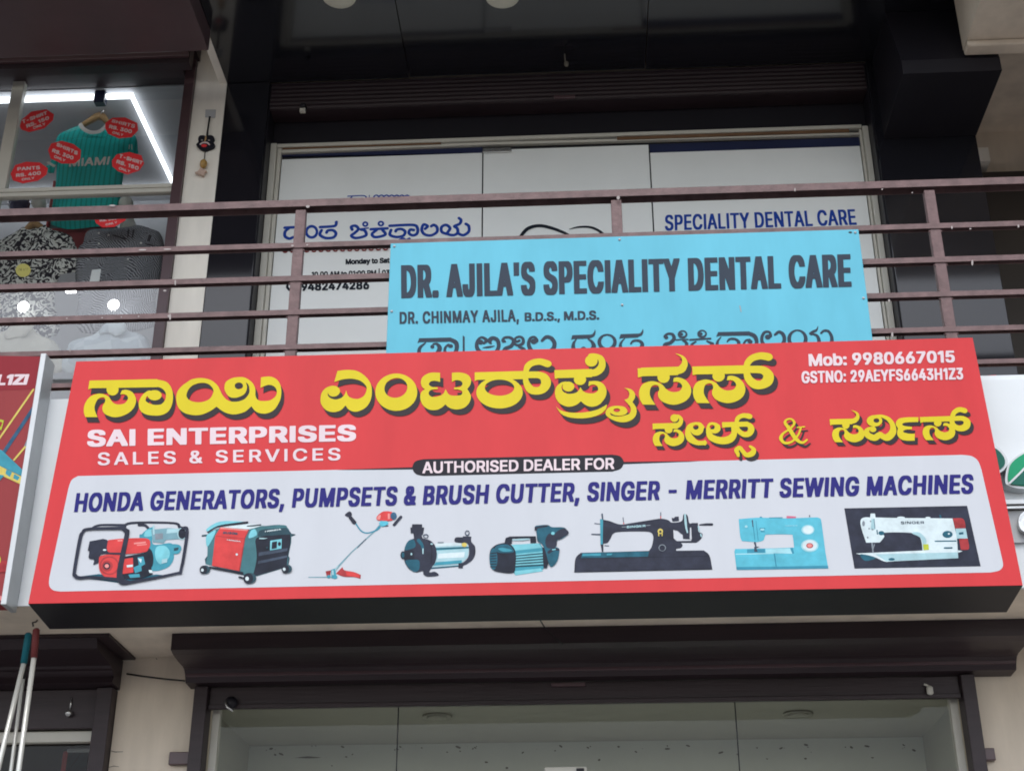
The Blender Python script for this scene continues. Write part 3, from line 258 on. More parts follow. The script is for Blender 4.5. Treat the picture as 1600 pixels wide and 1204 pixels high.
# ------------------------------------------------------------------ objects
def link(name, me, parent=None):
    o = bpy.data.objects.new(name, me); col.objects.link(o)
    if parent is not None:
        o.parent = parent; o.matrix_parent_inverse = parent.matrix_world.inverted()
    return o
def tag(o, label, cat, group=None, kind=None):
    o['label'] = label; o['category'] = cat
    if group: o['group'] = group
    if kind: o['kind'] = kind
    return o
def thing(name, loc, label, cat, group=None):
    o = bpy.data.objects.new(name, None); col.objects.link(o); o.location = loc; o.empty_display_size = .1
    o.matrix_world = Matrix.Translation(loc)
    return tag(o, label, cat, group)
class MB:
    def __init__(s): s.bm = bmesh.new(); s.mi = 0
    def box(s, x0, x1, y0, y1, z0, z1, bev=0):
        v = bmesh.ops.create_cube(s.bm, size=1)['verts']
        for q in v: q.co = Vector(((x0 + x1) / 2 + q.co.x * (x1 - x0), (y0 + y1) / 2 + q.co.y * (y1 - y0), (z0 + z1) / 2 + q.co.z * (z1 - z0)))
        if bev:
            ed = list({e for q in v for e in q.link_edges})
            bmesh.ops.bevel(s.bm, geom=ed, offset=bev, segments=2, affect='EDGES', profile=.5)
        return s
    def prism(s, pts, ax, a, b):
        """polygon pts extruded along axis ax (0 x,1 y,2 z) from a to b"""
        def co(p, t): c = list(p); c.insert(ax, t); return Vector(c)
        n = len(pts); A = [s.bm.verts.new(co(p, a)) for p in pts]; B = [s.bm.verts.new(co(p, b)) for p in pts]
        fs = [s.bm.faces.new(A), s.bm.faces.new(B[::-1])]
        for i in range(n): fs.append(s.bm.faces.new((A[i], B[i], B[(i + 1) % n], A[(i + 1) % n])))
        bmesh.ops.recalc_face_normals(s.bm, faces=fs); return s
    def tube(s, pts, r, n=10, caps=True):
        pts = [Vector(p) for p in pts]; rs = r if isinstance(r, (list, tuple)) else [r] * len(pts); rings = []
        for i, p in enumerate(pts):
            d = (pts[min(i + 1, len(pts) - 1)] - pts[max(i - 1, 0)]).normalized()
            q = Vector((0, 1, 0)) if abs(d.y) < .9 else Vector((1, 0, 0))
            e1 = d.cross(q).normalized(); e2 = d.cross(e1)
            rings.append([s.bm.verts.new(p + (e1 * math.cos(2 * math.pi * k / n) + e2 * math.sin(2 * math.pi * k / n)) * rs[i]) for k in range(n)])
        fs = []
        for A, B in zip(rings[:-1], rings[1:]):
            for k in range(n): fs.append(s.bm.faces.new((A[k], A[(k + 1) % n], B[(k + 1) % n], B[k])))
        if caps: fs += [s.bm.faces.new(rings[0][::-1]), s.bm.faces.new(rings[-1])]
        for f in fs: f.smooth = True
        bmesh.ops.recalc_face_normals(s.bm, faces=fs); return s
    def lathe(s, prof, c, ax=2, n=24):
        """(radius, height) rings round axis ax through c"""
        rings = []
        for r, h in prof:
            R = []
            for k in range(n):
                t = 2 * math.pi * k / n; p = [r * math.cos(t), r * math.sin(t)]; p.insert(ax, h)
                R.append(s.bm.verts.new(Vector(c) + Vector(p)))
            rings.append(R)
        fs = []
        for A, B in zip(rings[:-1], rings[1:]):
            for k in range(n): fs.append(s.bm.faces.new((A[k], A[(k + 1) % n], B[(k + 1) % n], B[k])))
        fs += [s.bm.faces.new(rings[0][::-1]), s.bm.faces.new(rings[-1])]
        for f in fs: f.smooth = True
        bmesh.ops.recalc_face_normals(s.bm, faces=fs); return s
    def ball(s, c, rx, ry, rz, sub=3):
        v = bmesh.ops.create_icosphere(s.bm, subdivisions=sub, radius=1)['verts']
        for q in v: q.co = Vector((c[0] + q.co.x * rx, c[1] + q.co.y * ry, c[2] + q.co.z * rz))
        for f in {f for q in v for f in q.link_faces}: f.smooth = True
        return s
    def plate(s, pl, uv, t, off=0):
        """polygon on a plane, thickness t towards the viewer"""
        uv = np.asarray(uv, float)[:, :2]
        A = [s.bm.verts.new(p) for p in pl.xyz(uv, off)]; B = [s.bm.verts.new(p) for p in pl.xyz(uv, off + t)]
        n = len(A); fs = []
        for tri in tessellate_polygon([[Vector((p[0], p[1], 0)) for p in uv]]):
            fs.append(s.bm.faces.new([B[i] for i in tri])); fs.append(s.bm.faces.new([A[i] for i in tri][::-1]))
        for i in range(n): fs.append(s.bm.faces.new((A[i], A[(i + 1) % n], B[(i + 1) % n], B[i])))
        bmesh.ops.recalc_face_normals(s.bm, faces=fs); return s
    def build(s, name, mat, parent=None):
        me = bpy.data.meshes.new(name); s.bm.to_mesh(me); s.bm.free()
        me.materials.append(mat); return link(name, me, parent)

# ------------------------------------------------------------------ materials
def srgb(r, g, b): return tuple(((c / 255) / 12.92 if c / 255 <= .04045 else ((c / 255 + .055) / 1.055) ** 2.4) for c in (r, g, b))
def mat(name, c, rough=.5, spec=.4, var=.06, scale=4., bump=0., bscale=60., metal=0., stretch=(1, 1, 1), coat=0.):
    m = bpy.data.materials.new(name); m.use_nodes = True; t = m.node_tree; b = t.nodes['Principled BSDF']
    b.inputs['Roughness'].default_value = rough; b.inputs['Specular IOR Level'].default_value = spec; b.inputs['Metallic'].default_value = metal
    if coat: b.inputs['Coat Weight'].default_value = coat; b.inputs['Coat Roughness'].default_value = .05
    geo = t.nodes.new('ShaderNodeNewGeometry'); mp = t.nodes.new('ShaderNodeMapping'); mp.inputs['Scale'].default_value = stretch
    t.links.new(geo.outputs['Position'], mp.inputs['Vector'])
    if var:
        n = t.nodes.new('ShaderNodeTexNoise'); n.inputs['Scale'].default_value = scale; n.inputs['Detail'].default_value = 5; n.inputs['Roughness'].default_value = .6
        t.links.new(mp.outputs[0], n.inputs['Vector'])
        mr = t.nodes.new('ShaderNodeMapRange'); mr.inputs['From Min'].default_value = .3; mr.inputs['From Max'].default_value = .7
        mr.inputs['To Min'].default_value = 1 - var; mr.inputs['To Max'].default_value = 1 + var
        t.links.new(n.outputs['Fac'], mr.inputs['Value'])
        mx = t.nodes.new('ShaderNodeVectorMath'); mx.operation = 'SCALE'; mx.inputs[0].default_value = c
        t.links.new(mr.outputs[0], mx.inputs['Scale']); t.links.new(mx.outputs[0], b.inputs['Base Color'])
    else: b.inputs['Base Color'].default_value = (*c, 1)
    if bump:
        n2 = t.nodes.new('ShaderNodeTexNoise'); n2.inputs['Scale'].default_value = bscale; n2.inputs['Detail'].default_value = 3
        t.links.new(mp.outputs[0], n2.inputs['Vector'])
        bp = t.nodes.new('ShaderNodeBump'); bp.inputs['Strength'].default_value = bump; bp.inputs['Distance'].default_value = .01
        t.links.new(n2.outputs['Fac'], bp.inputs['Height']); t.links.new(bp.outputs[0], b.inputs['Normal'])
    return m
def ink(name, r, g, b, k=1.1, **kw):
    c = srgb(r, g, b); k *= .70; kw.setdefault('rough', .48); kw.setdefault('spec', .13); kw.setdefault('var', .05); kw.setdefault('scale', 2.2); kw.setdefault('stretch', (2.5, 2.5, .7)); kw.setdefault('bump', .22); kw.setdefault('bscale', 3.2)
    return mat(name, tuple(min(.85, v * k) for v in c), **kw)
def emit(name, c, s):
    m = bpy.data.materials.new(name); m.use_nodes = True; t = m.node_tree; t.nodes.remove(t.nodes['Principled BSDF'])
    e = t.nodes.new('ShaderNodeEmission'); e.inputs[0].default_value = (*c, 1); e.inputs[1].default_value = s
    t.links.new(e.outputs[0], t.nodes['Material Output'].inputs[0]); return m
def glass(name, tint, ior=1.5, rough=.02, boost=1.):
    m = bpy.data.materials.new(name); m.use_nodes = True; t = m.node_tree; t.nodes.remove(t.nodes['Principled BSDF'])
    tr = t.nodes.new('ShaderNodeBsdfTransparent'); tr.inputs[0].default_value = (*tint, 1)
    gl = t.nodes.new('ShaderNodeBsdfGlossy'); gl.inputs['Roughness'].default_value = rough
    fr = t.nodes.new('ShaderNodeFresnel'); fr.inputs['IOR'].default_value = ior
    mx = t.nodes.new('ShaderNodeMixShader')
    ge = t.nodes.new('ShaderNodeNewGeometry'); iv = t.nodes.new('ShaderNodeMath'); iv.operation = 'SUBTRACT'; iv.inputs[0].default_value = 1; t.links.new(ge.outputs['Backfacing'], iv.inputs[1])
    mu = t.nodes.new('ShaderNodeMath'); mu.operation = 'MULTIPLY'; t.links.new(fr.outputs[0], mu.inputs[0]); t.links.new(iv.outputs[0], mu.inputs[1])
    t.links.new(mu.outputs[0], mx.inputs[0]); t.links.new(tr.outputs[0], mx.inputs[1]); t.links.new(gl.outputs[0], mx.inputs[2])
    t.links.new(mx.outputs[0], t.nodes['Material Output'].inputs[0]); return m

M = dict(
    asphalt=mat('asphalt', (.055, .053, .05), .9, .2, .2, 2, .4, 90),
    pavement=mat('pavement', (.25, .243, .24), .85, .2, .12, 1.5, .3, 50),
    cream=mat('cream_paint', (.83, .79, .715), .7, .25, .09, 2.2, .12, 120, stretch=(3, 3, .6)),
    beige=mat('beige_paint', (.68, .59, .485), .75, .2, .13, 1.9, .15, 90, stretch=(3, 3, .6)),
    fascia=mat('white_panel_paint', (.70, .735, .76), .45, .35, .03, 3),
    black=mat('black_glossy_cladding', (.011, .011, .015), .09, .65, .15, 1.2),
    blacksoff=mat('black_glossy_soffit', (.011, .011, .015), .11, .8, .15, 1.2),
    blackmatt=mat('black_paint', (.012, .011, .016), .45, .3, .1, 3),
    maroon=mat('maroon_paint', (.085, .050, .056), .3, .4, .12, 3, .05, 40),
    maroondk=mat('dark_maroon_shutter', (.030, .019, .023), .42, .35, .2, 5, .1, 30, stretch=(.3, 1, 6)),
    rail=mat('brown_rail_paint', (.158, .098, .098), .5, .35, .28, 14, .25, 55),
    alu=mat('cream_aluminium', (.55, .53, .47), .4, .4, .05, 6),
    silver=mat('silver_frame', (.52, .54, .55), .38, .5, .05, 8, metal=.35),
    steel=mat('steel', (.55, .55, .54), .25, .5, .1, 20, metal=.9),
    film=mat('white_glass_film', (.79, .81, .80), .30, .4, .03, 2.5),
    filmline=mat('dark_gap', (.02, .02, .025), .5, .3, .05),
    navy=mat('navy_tint_strip', (.022, .028, .07), .2, .5, .15, 8, stretch=(.3, 1, 1)),
    glassup=glass('window_glass', (.95, .96, .96), 2.3),
    glasslow=glass('shop_glass', (.93, .94, .92), 1.32),
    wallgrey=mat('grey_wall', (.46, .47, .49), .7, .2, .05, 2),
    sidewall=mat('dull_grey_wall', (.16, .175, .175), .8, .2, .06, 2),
    led=emit('led_strip_glow', (.90, .94, 1.), 2.4), glint=emit('glint_glow', (1, 1, 1), 6),  # second glow imitates reflections in the window pane
    cable=mat('black_cable', (.012, .012, .012), .5), rust=mat('rusty_brown', (.16, .09, .05), .7, .2, .3, 25, stretch=(.2, 1, 1)),
    ceil=mat('grey_ceiling', (.40, .39, .34), .7, .2, .05, 1.5), speck=mat('dirt_speck', (.17, .155, .13), .9, .1, .2),
    lowfilm=mat('pale_film', (.60, .62, .57), .5, .3, .05, 3),
    brown=mat('brown_shutter_paint', (.05, .042, .037), .5, .3, .12, 3),
    downlight=mat('cream_downlight', (.62, .60, .50), .5, .3, .03),
    splash=mat('paint_splash', (.40, .36, .35), .7, .2, .1),
    wood=mat('hanger_wood', (.42, .26, .12), .5, .3, .12, 20, stretch=(1, 1, 4)),
    red=ink('sign_red', 222, 68, 72, 1.08, var=.06), white=ink('sign_white', 217, 221, 228, 1.06, var=.03),
    yellow=ink('sign_yellow', 234, 214, 44, 1.05), shadow=ink('sign_shadow_ink', 60, 54, 58, 1.0), pill=ink('sign_black_ink', 40, 40, 50, 1.0),
    navyink=ink('sign_navy_ink', 44, 42, 130, 1.0), pale=ink('sign_pale_letters', 246, 226, 232, 1.05),
    blue=ink('blue_board', 116, 207, 232, 1.12, var=.07), blueink=ink('blue_board_ink', 64, 76, 92, 1.0),
    box=mat('sign_box_black', (.009, .008, .013), .5, .25, .12, 5),
    doorblue=ink('door_blue_ink', 26, 66, 160, 1.3), doorblack=ink('door_black_ink', 28, 36, 48, 1.0), doorred=ink('door_red_ink', 150, 60, 62, 1.0),
)
I = {k: ink('picture_' + k, *v, var=(.30 if sum(v) < 330 else .14), scale=20, stretch=(1, 1, 1)) for k, v in dict(
    slate=(50, 54, 70), slate2=(72, 84, 102), dark=(38, 43, 57), red=(222, 74, 74), redd=(176, 62, 66), redl=(240, 150, 146), teal=(72, 160, 180), teald=(40, 100, 120),
    teall=(130, 208, 220), green=(74, 124, 132), greend=(50, 80, 92), silver=(176, 214, 222), silverd=(128, 170, 182), white=(222, 238, 242), yellow=(228, 208, 110),
    aqua=(96, 194, 216), aquad=(64, 150, 176), aqual=(170, 224, 234), pink=(214, 110, 140), lime=(196, 206, 70), grey=(140, 150, 160), blue=(60, 100, 130)).items()}

# ================================================================== SETTING
MB().box(-60, 60, -80, 40, -.2, 0).build('ground', M['pavement'])['kind'] = 'structure'
MB().box(-60, 60, -22, -8, 0, .004).build('road', M['asphalt'])['kind'] = 'structure'

ZS = 6.739                                   # soffit of the upper floor
YPF, YW, YL = 1.35, 1.50, 1.02               # upper wall, clinic glass, lower wall
bld = thing('commercial_building', (0, 2, 0), 'cream and black two storey shop building carrying all the signboards', 'building')
# balcony slab with white fascia
MB().box(-6, 6, .25, 1.34, 3.277, 4.10).build('balcony_slab', M['beige'], bld)
MB().box(-6, -1.2, .25, .40, 4.10, 4.197).build('balcony_slab', M['beige'], bld)
MB().box(-1.2, 6, .26, .40, 4.10, 4.16).build('balcony_slab', M['beige'], bld)
MB().box(-6, 6, .241, .249, 3.279, 4.197).build('fascia', M['fascia'], bld)
# lower walls
for x0, x1 in ((-2.084, -1.72), (1.66, 6), (-6, -4.6)): MB().box(x0, x1, YL, 1.4, 0, 3.276).build('lower_wall', M['beige'], bld)
# upper walls
MB().box(-2.170, -1.985, YPF, 1.7, 4.101, 7.2).build('pilaster', M['cream'], bld)
MB().box(-1.984, -1.735, YPF, 1.6, 4.101, ZS - .002, .004).build('black_cladding', M['black'], bld)
MB().box(1.662, 2.2, YPF, 1.6, 4.101, ZS - .002, .004).build('black_cladding', M['black'], bld)
MB().box(-1.734, -1.729, YPF + .02, 1.52, 4.101, ZS - .003).build('cladding_joint', M['blackmatt'], bld)
MB().box(1.655, 1.661, YPF + .02, 1.52, 4.101, ZS - .003).build('cladding_joint', M['blackmatt'], bld)
MB().box(-1.728, 1.654, 1.505, 1.6, 6.392, ZS - .003).build('lintel', M['blackmatt'], bld)
# black soffit: several big glossy panels, one hangs a little
sf = MB()
for k, (x0, x1) in enumerate(((-1.984, -.93), (-.926, .42), (.424, 2.208))):
    sf.box(x0, x1, -.40, 1.36, ZS + (.0 if k != 1 else .006), ZS + .05)
sf.build('black_soffit', M['blacksoff'], bld)
MB().box(-1.984, 2.208, -.42, -.402, ZS - .02, ZS + .4).build('soffit_slab', M['beige'], bld)
MB().box(-1.984, 2.208, -.40, 1.7, ZS + .06, ZS + .4).build('soffit_slab', M['beige'], bld)
MB().box(-2.03, -1.986, -.42, 1.348, ZS, ZS + .4).build('ceiling_beam', M['cream'], bld)
MB().box(-6, -2.034, -.42, 1.345, 7.0, 7.4).build('soffit_slab', M['beige'], bld)
# corbel and pale slab at the right
MB().prism([(.79, 6.199), (1.349, 6.199), (1.349, ZS - .003), (.95, ZS - .003), (.79, 6.283)], 0, 1.70, 2.2).build('corbel', M['blackmatt'], bld)
MB().box(2.02, 5, -.42, .785, 6.33, 7.4).box(2.02, 2.34, .70, .785, 6.294, 6.329, .01).box(2.34, 5, .62, .785, 6.31, 6.329, .008).build('neighbour_slab', M['beige'], bld)
MB().box(2.201, 6, 2.25, 2.4, 4.101, 9.5).build('neighbour_wall', M['beige'], bld)
MB().box(2.201, 6, 2.15, 2.249, 4.101, 6.50).build('dark_shutter', M['brown'], bld)
MB().box(2.212, 6, .787, 2.249, 6.86, 7.0).build('neighbour_ceiling', M['beige'], bld)
MB().box(2.36, 2.52, 2.12, 2.25, 6.56, 6.66).build('ledge', M['cream'], bld)
MB().box(-6, 6, 2.6, 2.75, 3.3, 7.2).build('back_wall', M['wallgrey'], bld)
MB().box(-6, 6, 1.72, 2.6, 4.0, 4.099).build('upper_floor', M['pavement'], bld)
MB().box(-6, 6, 1.341, 1.72, 4.02, 4.10).build('upper_floor', M['pavement'], bld)
MB().box(-6, -2.172, 1.422, 2.6, 6.79, 7.1).build('shop_ceiling', M['wallgrey'], bld)
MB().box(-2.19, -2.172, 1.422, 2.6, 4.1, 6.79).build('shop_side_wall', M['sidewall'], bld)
MB().box(-1.98, 2.2, 1.6, 1.66, 4.1, 7.2).build('partition', M['blackmatt'], bld)
# interior of the lower shops
MB().box(-1.72, 1.66, 1.08, 3.2, 3.10, 3.16).build('lower_ceiling', M['ceil'], bld)
MB().box(-1.72, 1.66, 2.06, 2.2, 0, 3.099).build('lower_partition', M['lowfilm'], bld)
MB().box(-1.74, -1.72, 1.41, 3.2, 0, 3.16).build('lower_side_wall', M['ceil'], bld)
MB().box(1.66, 1.68, 1.41, 3.2, 0, 3.16).build('lower_side_wall', M['ceil'], bld)
MB().box(-4.6, -2.09, 2.3, 2.4, 0, 3.27).build('left_shop_back', M['brown'], bld)

# ================================================================== RAILING
RY0, RY1 = .425, .470
rl = thing('balcony_railing', (0, .45, 4.2), 'brown painted steel balcony railing of six flat bars in front of the clinic', 'railing')
for ya, yb in ((327, 337.8), (392.6, 400.6), (443.6, 452), (496, 504), (549.6, 557.4), (600.5, 607.5)):
    za = atY(0, ya, RY0)[2]; zb = atY(0, yb, RY0)[2]
    big = ya == 327
    y0, y1 = RY0 - (.004 if big else 0), RY1 + (.012 if big else -.012); w_ = .0025   # pressed channels, open below
    MB().prism([(y0, zb), (y0, za - .002), (y0 + .002, za), (y1 - .002, za), (y1, za - .002), (y1, zb), (y1 - w_, zb), (y1 - w_, za - w_), (y0 + w_, za - w_), (y0 + w_, zb)], 0, -6, 6).build('rail', M['rail'], rl)
for x in (-5.73, -4.25, -2.79, -1.288, .194, 1.635, 3.1, 4.57):
    MB().box(x - .0245, x + .0245, RY0 + .006, RY1 - .004, 4.05, 5.25, .003).build('post', M['rail'], rl)
for x in (-1.288, .194, 1.635):
    for ya in (404, 455, 507, 560):
        z = atY(0, ya, RY0)[2]
        for sx_ in (-1, 1): MB().ball((x + sx_ * .026, RY0 + .012, z + .002), .008, .007, .006, 1).build('weld_bead', M['rail'], rl)
sp_ = Sheet(YP(RY0 - .005), .0015, .0002)
for (x, y, r, h) in ((457, 384, 2, 1.6), (480, 383, 1.4, 1.2), (481, 323, 3, 2), (274, 442, 1.2, 4.5), (266, 495, 1.5, 5), (264, 494, 2, 2), (1242, 297, 1, 3), (1519, 411, 1.4, 4.5), (1394, 523, 1.6, 4), (1389, 470, 1.6, 2),
                     (1487, 356, 1.2, 2.5), (1516, 358, 1.6, 1), (1591, 354, 1.4, 2.5), (223, 391, 6, 1.2), (262, 390, 6, 1), (176, 322, 5, 1.5), (160, 497, 1.4, 1), (190, 496, 1, 1), (217, 495, 1.4, 1), (105, 498, 1.2, 1), (38, 500, .7, 3), (110, 548, .7, 2.5), (1425, 302, 1, 1), (1378, 297, 1.4, 1), (966, 310, 2.5, 3), (258, 455, 2.5, 1.4)):
    sp_.draw(M['splash'], ('E', (x, y, r, h)))
sp_.build('paint_splash', rl)

# ================================================================== RED SIGNBOARD
sg = thing('shop_signboard', (-.253, .1, 3.2), 'big red and white shop signboard with yellow Kannada lettering and eight machine pictures', 'signboard')
HW, SH = 1.878, 1.1075
bx = MB(); vs = []
for off in (-.0015, -.25):
    vs.append([bx.bm.verts.new(p) for p in SIGN.xyz([(-HW, 0), (HW, 0), (HW, SH), (-HW, SH)], off)])
for f in (vs[0], vs[1][::-1], *[(vs[0][i], vs[1][i], vs[1][(i + 1) % 4], vs[0][(i + 1) % 4]) for i in range(4)]): bx.bm.faces.new(f)
bmesh.ops.recalc_face_normals(bx.bm, faces=bx.bm.faces[:]); bx.build('sign_box', M['box'], sg)
MB().plate(SIGN, [(-HW, 0.001), (HW, 0.001), (HW, SH), (-HW, SH)], .0015, -.001).build('face_sheet', M['red'], sg)
s = Sheet(SIGN, .0012)
s.draw(M['white'], ('P', [(122, 743.5, 1), (1503, 710.5, 1), (1518, 712.5), (1528, 720), (1533.5, 734, 1), (1566, 874, 1), (1567, 884), (1561, 891), (1547, 894, 1), (95, 923.7, 1), (83, 921.5), (77, 914), (77.3, 902, 1), (107, 763, 1), (112, 750)]))
s.build('white_panel', sg)
s = Sheet(SIGN, .0022)
s.draw(M['pill'], ('P', [(662, 717.3, 1), (957, 710.3, 1), (969, 713), (974.5, 722), (970, 732), (957, 736.6, 1), (662, 743.6, 1), (650, 740.5), (644.5, 731), (649, 721)]),
       ('p', [(522, 734.2), (648, 729.8), (648, 733.2)]), ('p', [(972, 721.6), (972, 725.2), (1103, 720.2)]))
s.text(M['pale'], 'AUTHORISED DEALER FOR', (660, 721.6), (960, 715.2), (960, 733), (660, 739.6), (.035, .03))
s.build('banner', sg)
s = Sheet(SIGN, .0022)
s.text(M['pale'], 'SAI ENTERPRISES', (136.5, 672), (556.5, 663.5), (556.5, 689), (136.5, 698), (.080, .045), track=.06)
s.text(M['pale'], 'SALES & SERVICES', (153, 707.2), (532, 699.8), (532, 719), (153, 727), (.035, .025), track=.22)
s.text(M['pale'], 'Mob: 9980667015', (1263, 553.5), (1491, 548), (1492, 566.5), (1264, 572.5), (.05, .04))
s.text(M['pale'], 'GSTNO: 29AEYFS6643H1Z3', (1252, 580.5), (1504, 574.8), (1505, 593), (1252.5, 599), (.042, .035), track=.06)
s.text(M['navyink'], 'HONDA GENERATORS, PUMPSETS & BRUSH CUTTER, SINGER - MERRITT SEWING MACHINES', (119, 770.5), (1520, 741), (1521.5, 771), (117, 800), (.050, .035), .06, track=.09)
s.build('lettering', sg)

# ---- Kannada lettering of the sign
SA = [(110, 735, 1), (90, 665), (103, 575), (160, 490), (240, 450), (320, 445), (400, 480), (440, 540), (485, 572), (540, 578), (605, 560), (643, 505), (628, 465), (592, 450), (545, 452, 1), (568, 402, 1), (625, 395), (700, 428), (742, 510), (730, 590), (680, 660), (600, 710), (500, 737), (420, 727), (350, 692), (323, 640), (330, 590), (357, 540), (352, 500), (320, 489), (270, 510), (235, 570), (226, 640), (262, 737, 1)]
class Kan:
    def __init__(s, sheet, Z): s.s = sheet; s.Z = Z; s.ops = []
    def z(s, key): s.s.zoom(*s.Z[key]); return s
    def conv(s, op):
        k = op[0]
        if k in 'PpHh':
            u = s.s.U(op[1]); return (k, [(u[i, 0], u[i, 1], (op[1][i][2] if len(op[1][i]) > 2 else 0)) for i in range(len(u))])
        if k in 'Ss': return (k, s.s.R(op[1]))
        return None
    def add(s, *ops): s.ops += [s.conv(o) for o in ops]; return s
    def ell(s, k, cx, cy, rx, ry, tl=0):
        c = [(cx + rx * math.cos(t) * math.cos(tl) - ry * math.sin(t) * math.sin(tl), cy + rx * math.cos(t) * math.sin(tl) + ry * math.sin(t) * math.cos(tl)) for t in np.linspace(0, 2 * math.pi, 41)[:-1]]
        return s.add(('p' if k == 'E' else 'h', c))
    def glyph(s, pts, src, anchor, dst, to, k):
        s.z(src); a = s.s.U([anchor])[0]; u = s.s.U(pts)
        s.z(dst); b = s.s.U([to])[0]; q = b + (u - a) * k
        s.ops.append(('P', [(q[i, 0], q[i, 1], (pts[i][2] if len(pts[i]) > 2 else 0)) for i in range(len(q))])); return s
    def mask(s):
        lo = np.array([1e9, 1e9]); hi = -lo; prep = []
        for k, q in s.ops:
            if k in 'PpHh':
                w_ = np.array([(a[0], a[1]) for a in (spline(q) if k in 'PH' else q)]); prep.append((k in 'Hh', 'poly', w_)); lo = np.minimum(lo, w_.min(0)); hi = np.maximum(hi, w_.max(0))
            else:
                w_ = [(a[0], a[1], max(a[2], 3e-4)) for a in (spline(q, False) if k == 'S' else q)]; A = np.array(w_); prep.append((False, 'stroke', w_))
                lo = np.minimum(lo, (A[:, :2] - A[:, 2:]).min(0)); hi = np.maximum(hi, (A[:, :2] + A[:, 2:]).max(0))
        m = Mask(lo, hi, s.s.st)
        for sub, kind, q in prep: getattr(m, kind)(q, sub)
        return m
KZ = dict(a=(120, 560, 8), b=(290, 560, 8), c=(490, 560, 8), d=(650, 560, 8), e=(830, 560, 8), f=(1010, 545, 7.2727), g=(1000, 630, 5.926), h=(1270, 630, 5.926))
def kgroup(fn):
    sh = Sheet(SIGN, .0, step=.0012); k = Kan(sh, KZ); fn(k); return k.mask()
def k_saa(k):
    k.z('a').add(('P', SA), ('p', [(162, 280), (1010, 262), (1010, 362), (180, 376), (145, 392)]), ('S', [(1000, 312, 50), (1095, 338, 50), (1155, 420, 42), (1152, 535, 50), (1085, 632, 76), (970, 650, 76), (868, 622, 72), (822, 550, 44), (850, 470, 30), (905, 435, 36)]))
    k.ell('E', 450, 392, 75, 74).ell('E', 975, 463, 88, 64)
def k_yi(k):
    k.z('b').add(('P', [(0, 315), (80, 265), (200, 248), (320, 275), (400, 340), (435, 405), (470, 470), (520, 520), (580, 542), (660, 540), (740, 510), (795, 440), (800, 380), (785, 330), (755, 298, 1), (770, 360), (750, 430), (700, 472), (620, 495), (550, 482), (505, 430), (488, 370), (505, 300), (570, 255), (650, 238), (740, 243), (830, 300), (872, 380), (876, 470), (905, 520), (960, 535), (1060, 525), (1130, 470), (1140, 400), (1100, 348), (1030, 335), (938, 370, 1), (945, 240, 1), (1060, 230), (1150, 275), (1195, 370), (1190, 500), (1130, 620), (1050, 680), (960, 692), (880, 665), (825, 600, 1), (740, 670), (610, 702), (490, 675), (388, 605, 1), (310, 660), (200, 705), (90, 710), (-20, 680), (-90, 610), (-115, 500), (-95, 410), (-40, 345)]),
        ('H', [(15, 450), (40, 390), (100, 335), (200, 308), (290, 325), (345, 385), (345, 440), (300, 510), (220, 545), (140, 550), (60, 530), (20, 490)]))
    k.ell('e', 668, 346, 52, 42)
def k_em(k):
    k.z('c').add(('P', [(300, 160, 1), (420, 147), (540, 160), (640, 220), (710, 310), (730, 410), (715, 520), (660, 610), (570, 660), (500, 667), (440, 640), (400, 590, 1), (340, 650), (250, 674), (160, 650), (100, 580), (88, 510), (105, 430), (160, 370), (240, 345), (308, 365), (332, 420), (300, 465), (245, 480), (198, 462), (178, 425, 1), (182, 468), (215, 500), (280, 516), (350, 495), (390, 455), (410, 400, 1), (430, 465), (480, 500), (560, 508), (630, 470), (663, 400), (655, 345), (590, 285), (480, 257), (370, 265), (260, 298, 1)]))
    k.ell('E', 1035, 425, 262, 233).ell('e', 1030, 372, 145, 122, -.25)
def k_ta(k):
    k.z('d').add(('P', [(302, 183, 1), (180, 183), (90, 230), (62, 300), (80, 360), (112, 388, 1), (65, 430), (55, 510), (90, 590), (160, 640), (240, 648), (310, 625), (368, 578, 1), (430, 625), (520, 640), (610, 615), (670, 550), (686, 470), (642, 385, 1), (680, 330), (688, 270), (650, 210), (560, 180), (450, 182, 1), (450, 297, 1), (500, 275), (560, 285), (582, 320), (560, 355), (520, 364), (478, 365, 1), (478, 391, 1), (530, 393), (577, 415), (570, 455), (520, 468), (440, 465), (400, 440), (372, 386, 1), (345, 440), (300, 470), (220, 485), (172, 466), (160, 430), (190, 397), (272, 388, 1), (270, 364, 1), (200, 358), (163, 330), (178, 297), (230, 282), (302, 297, 1)]))
def k_r(k):
    k.z('d').add(('p', [(735, 178), (1360, 160), (1360, 262), (760, 272), (735, 290)])).ell('E', 1045, 430, 290, 198).ell('e', 1045, 369, 184, 101)
    k.z('d').add(('p', [(735, 178), (1360, 160), (1360, 258), (900, 268), (760, 272), (735, 290)]))
    k.z('e').add(('s', [(205, 72, 50), (190, 66, 50)]), ('S', [(190, 66, 50), (110, 44, 47), (20, 58, 46), (-40, 100, 42), (-65, 170, 33), (-70, 260, 33), (-50, 330, 42), (0, 395, 54), (80, 408, 55), (150, 382, 58), (186, 310, 62), (160, 240, 54), (90, 210, 49), (0, 208, 49), (-100, 212, 49)]))
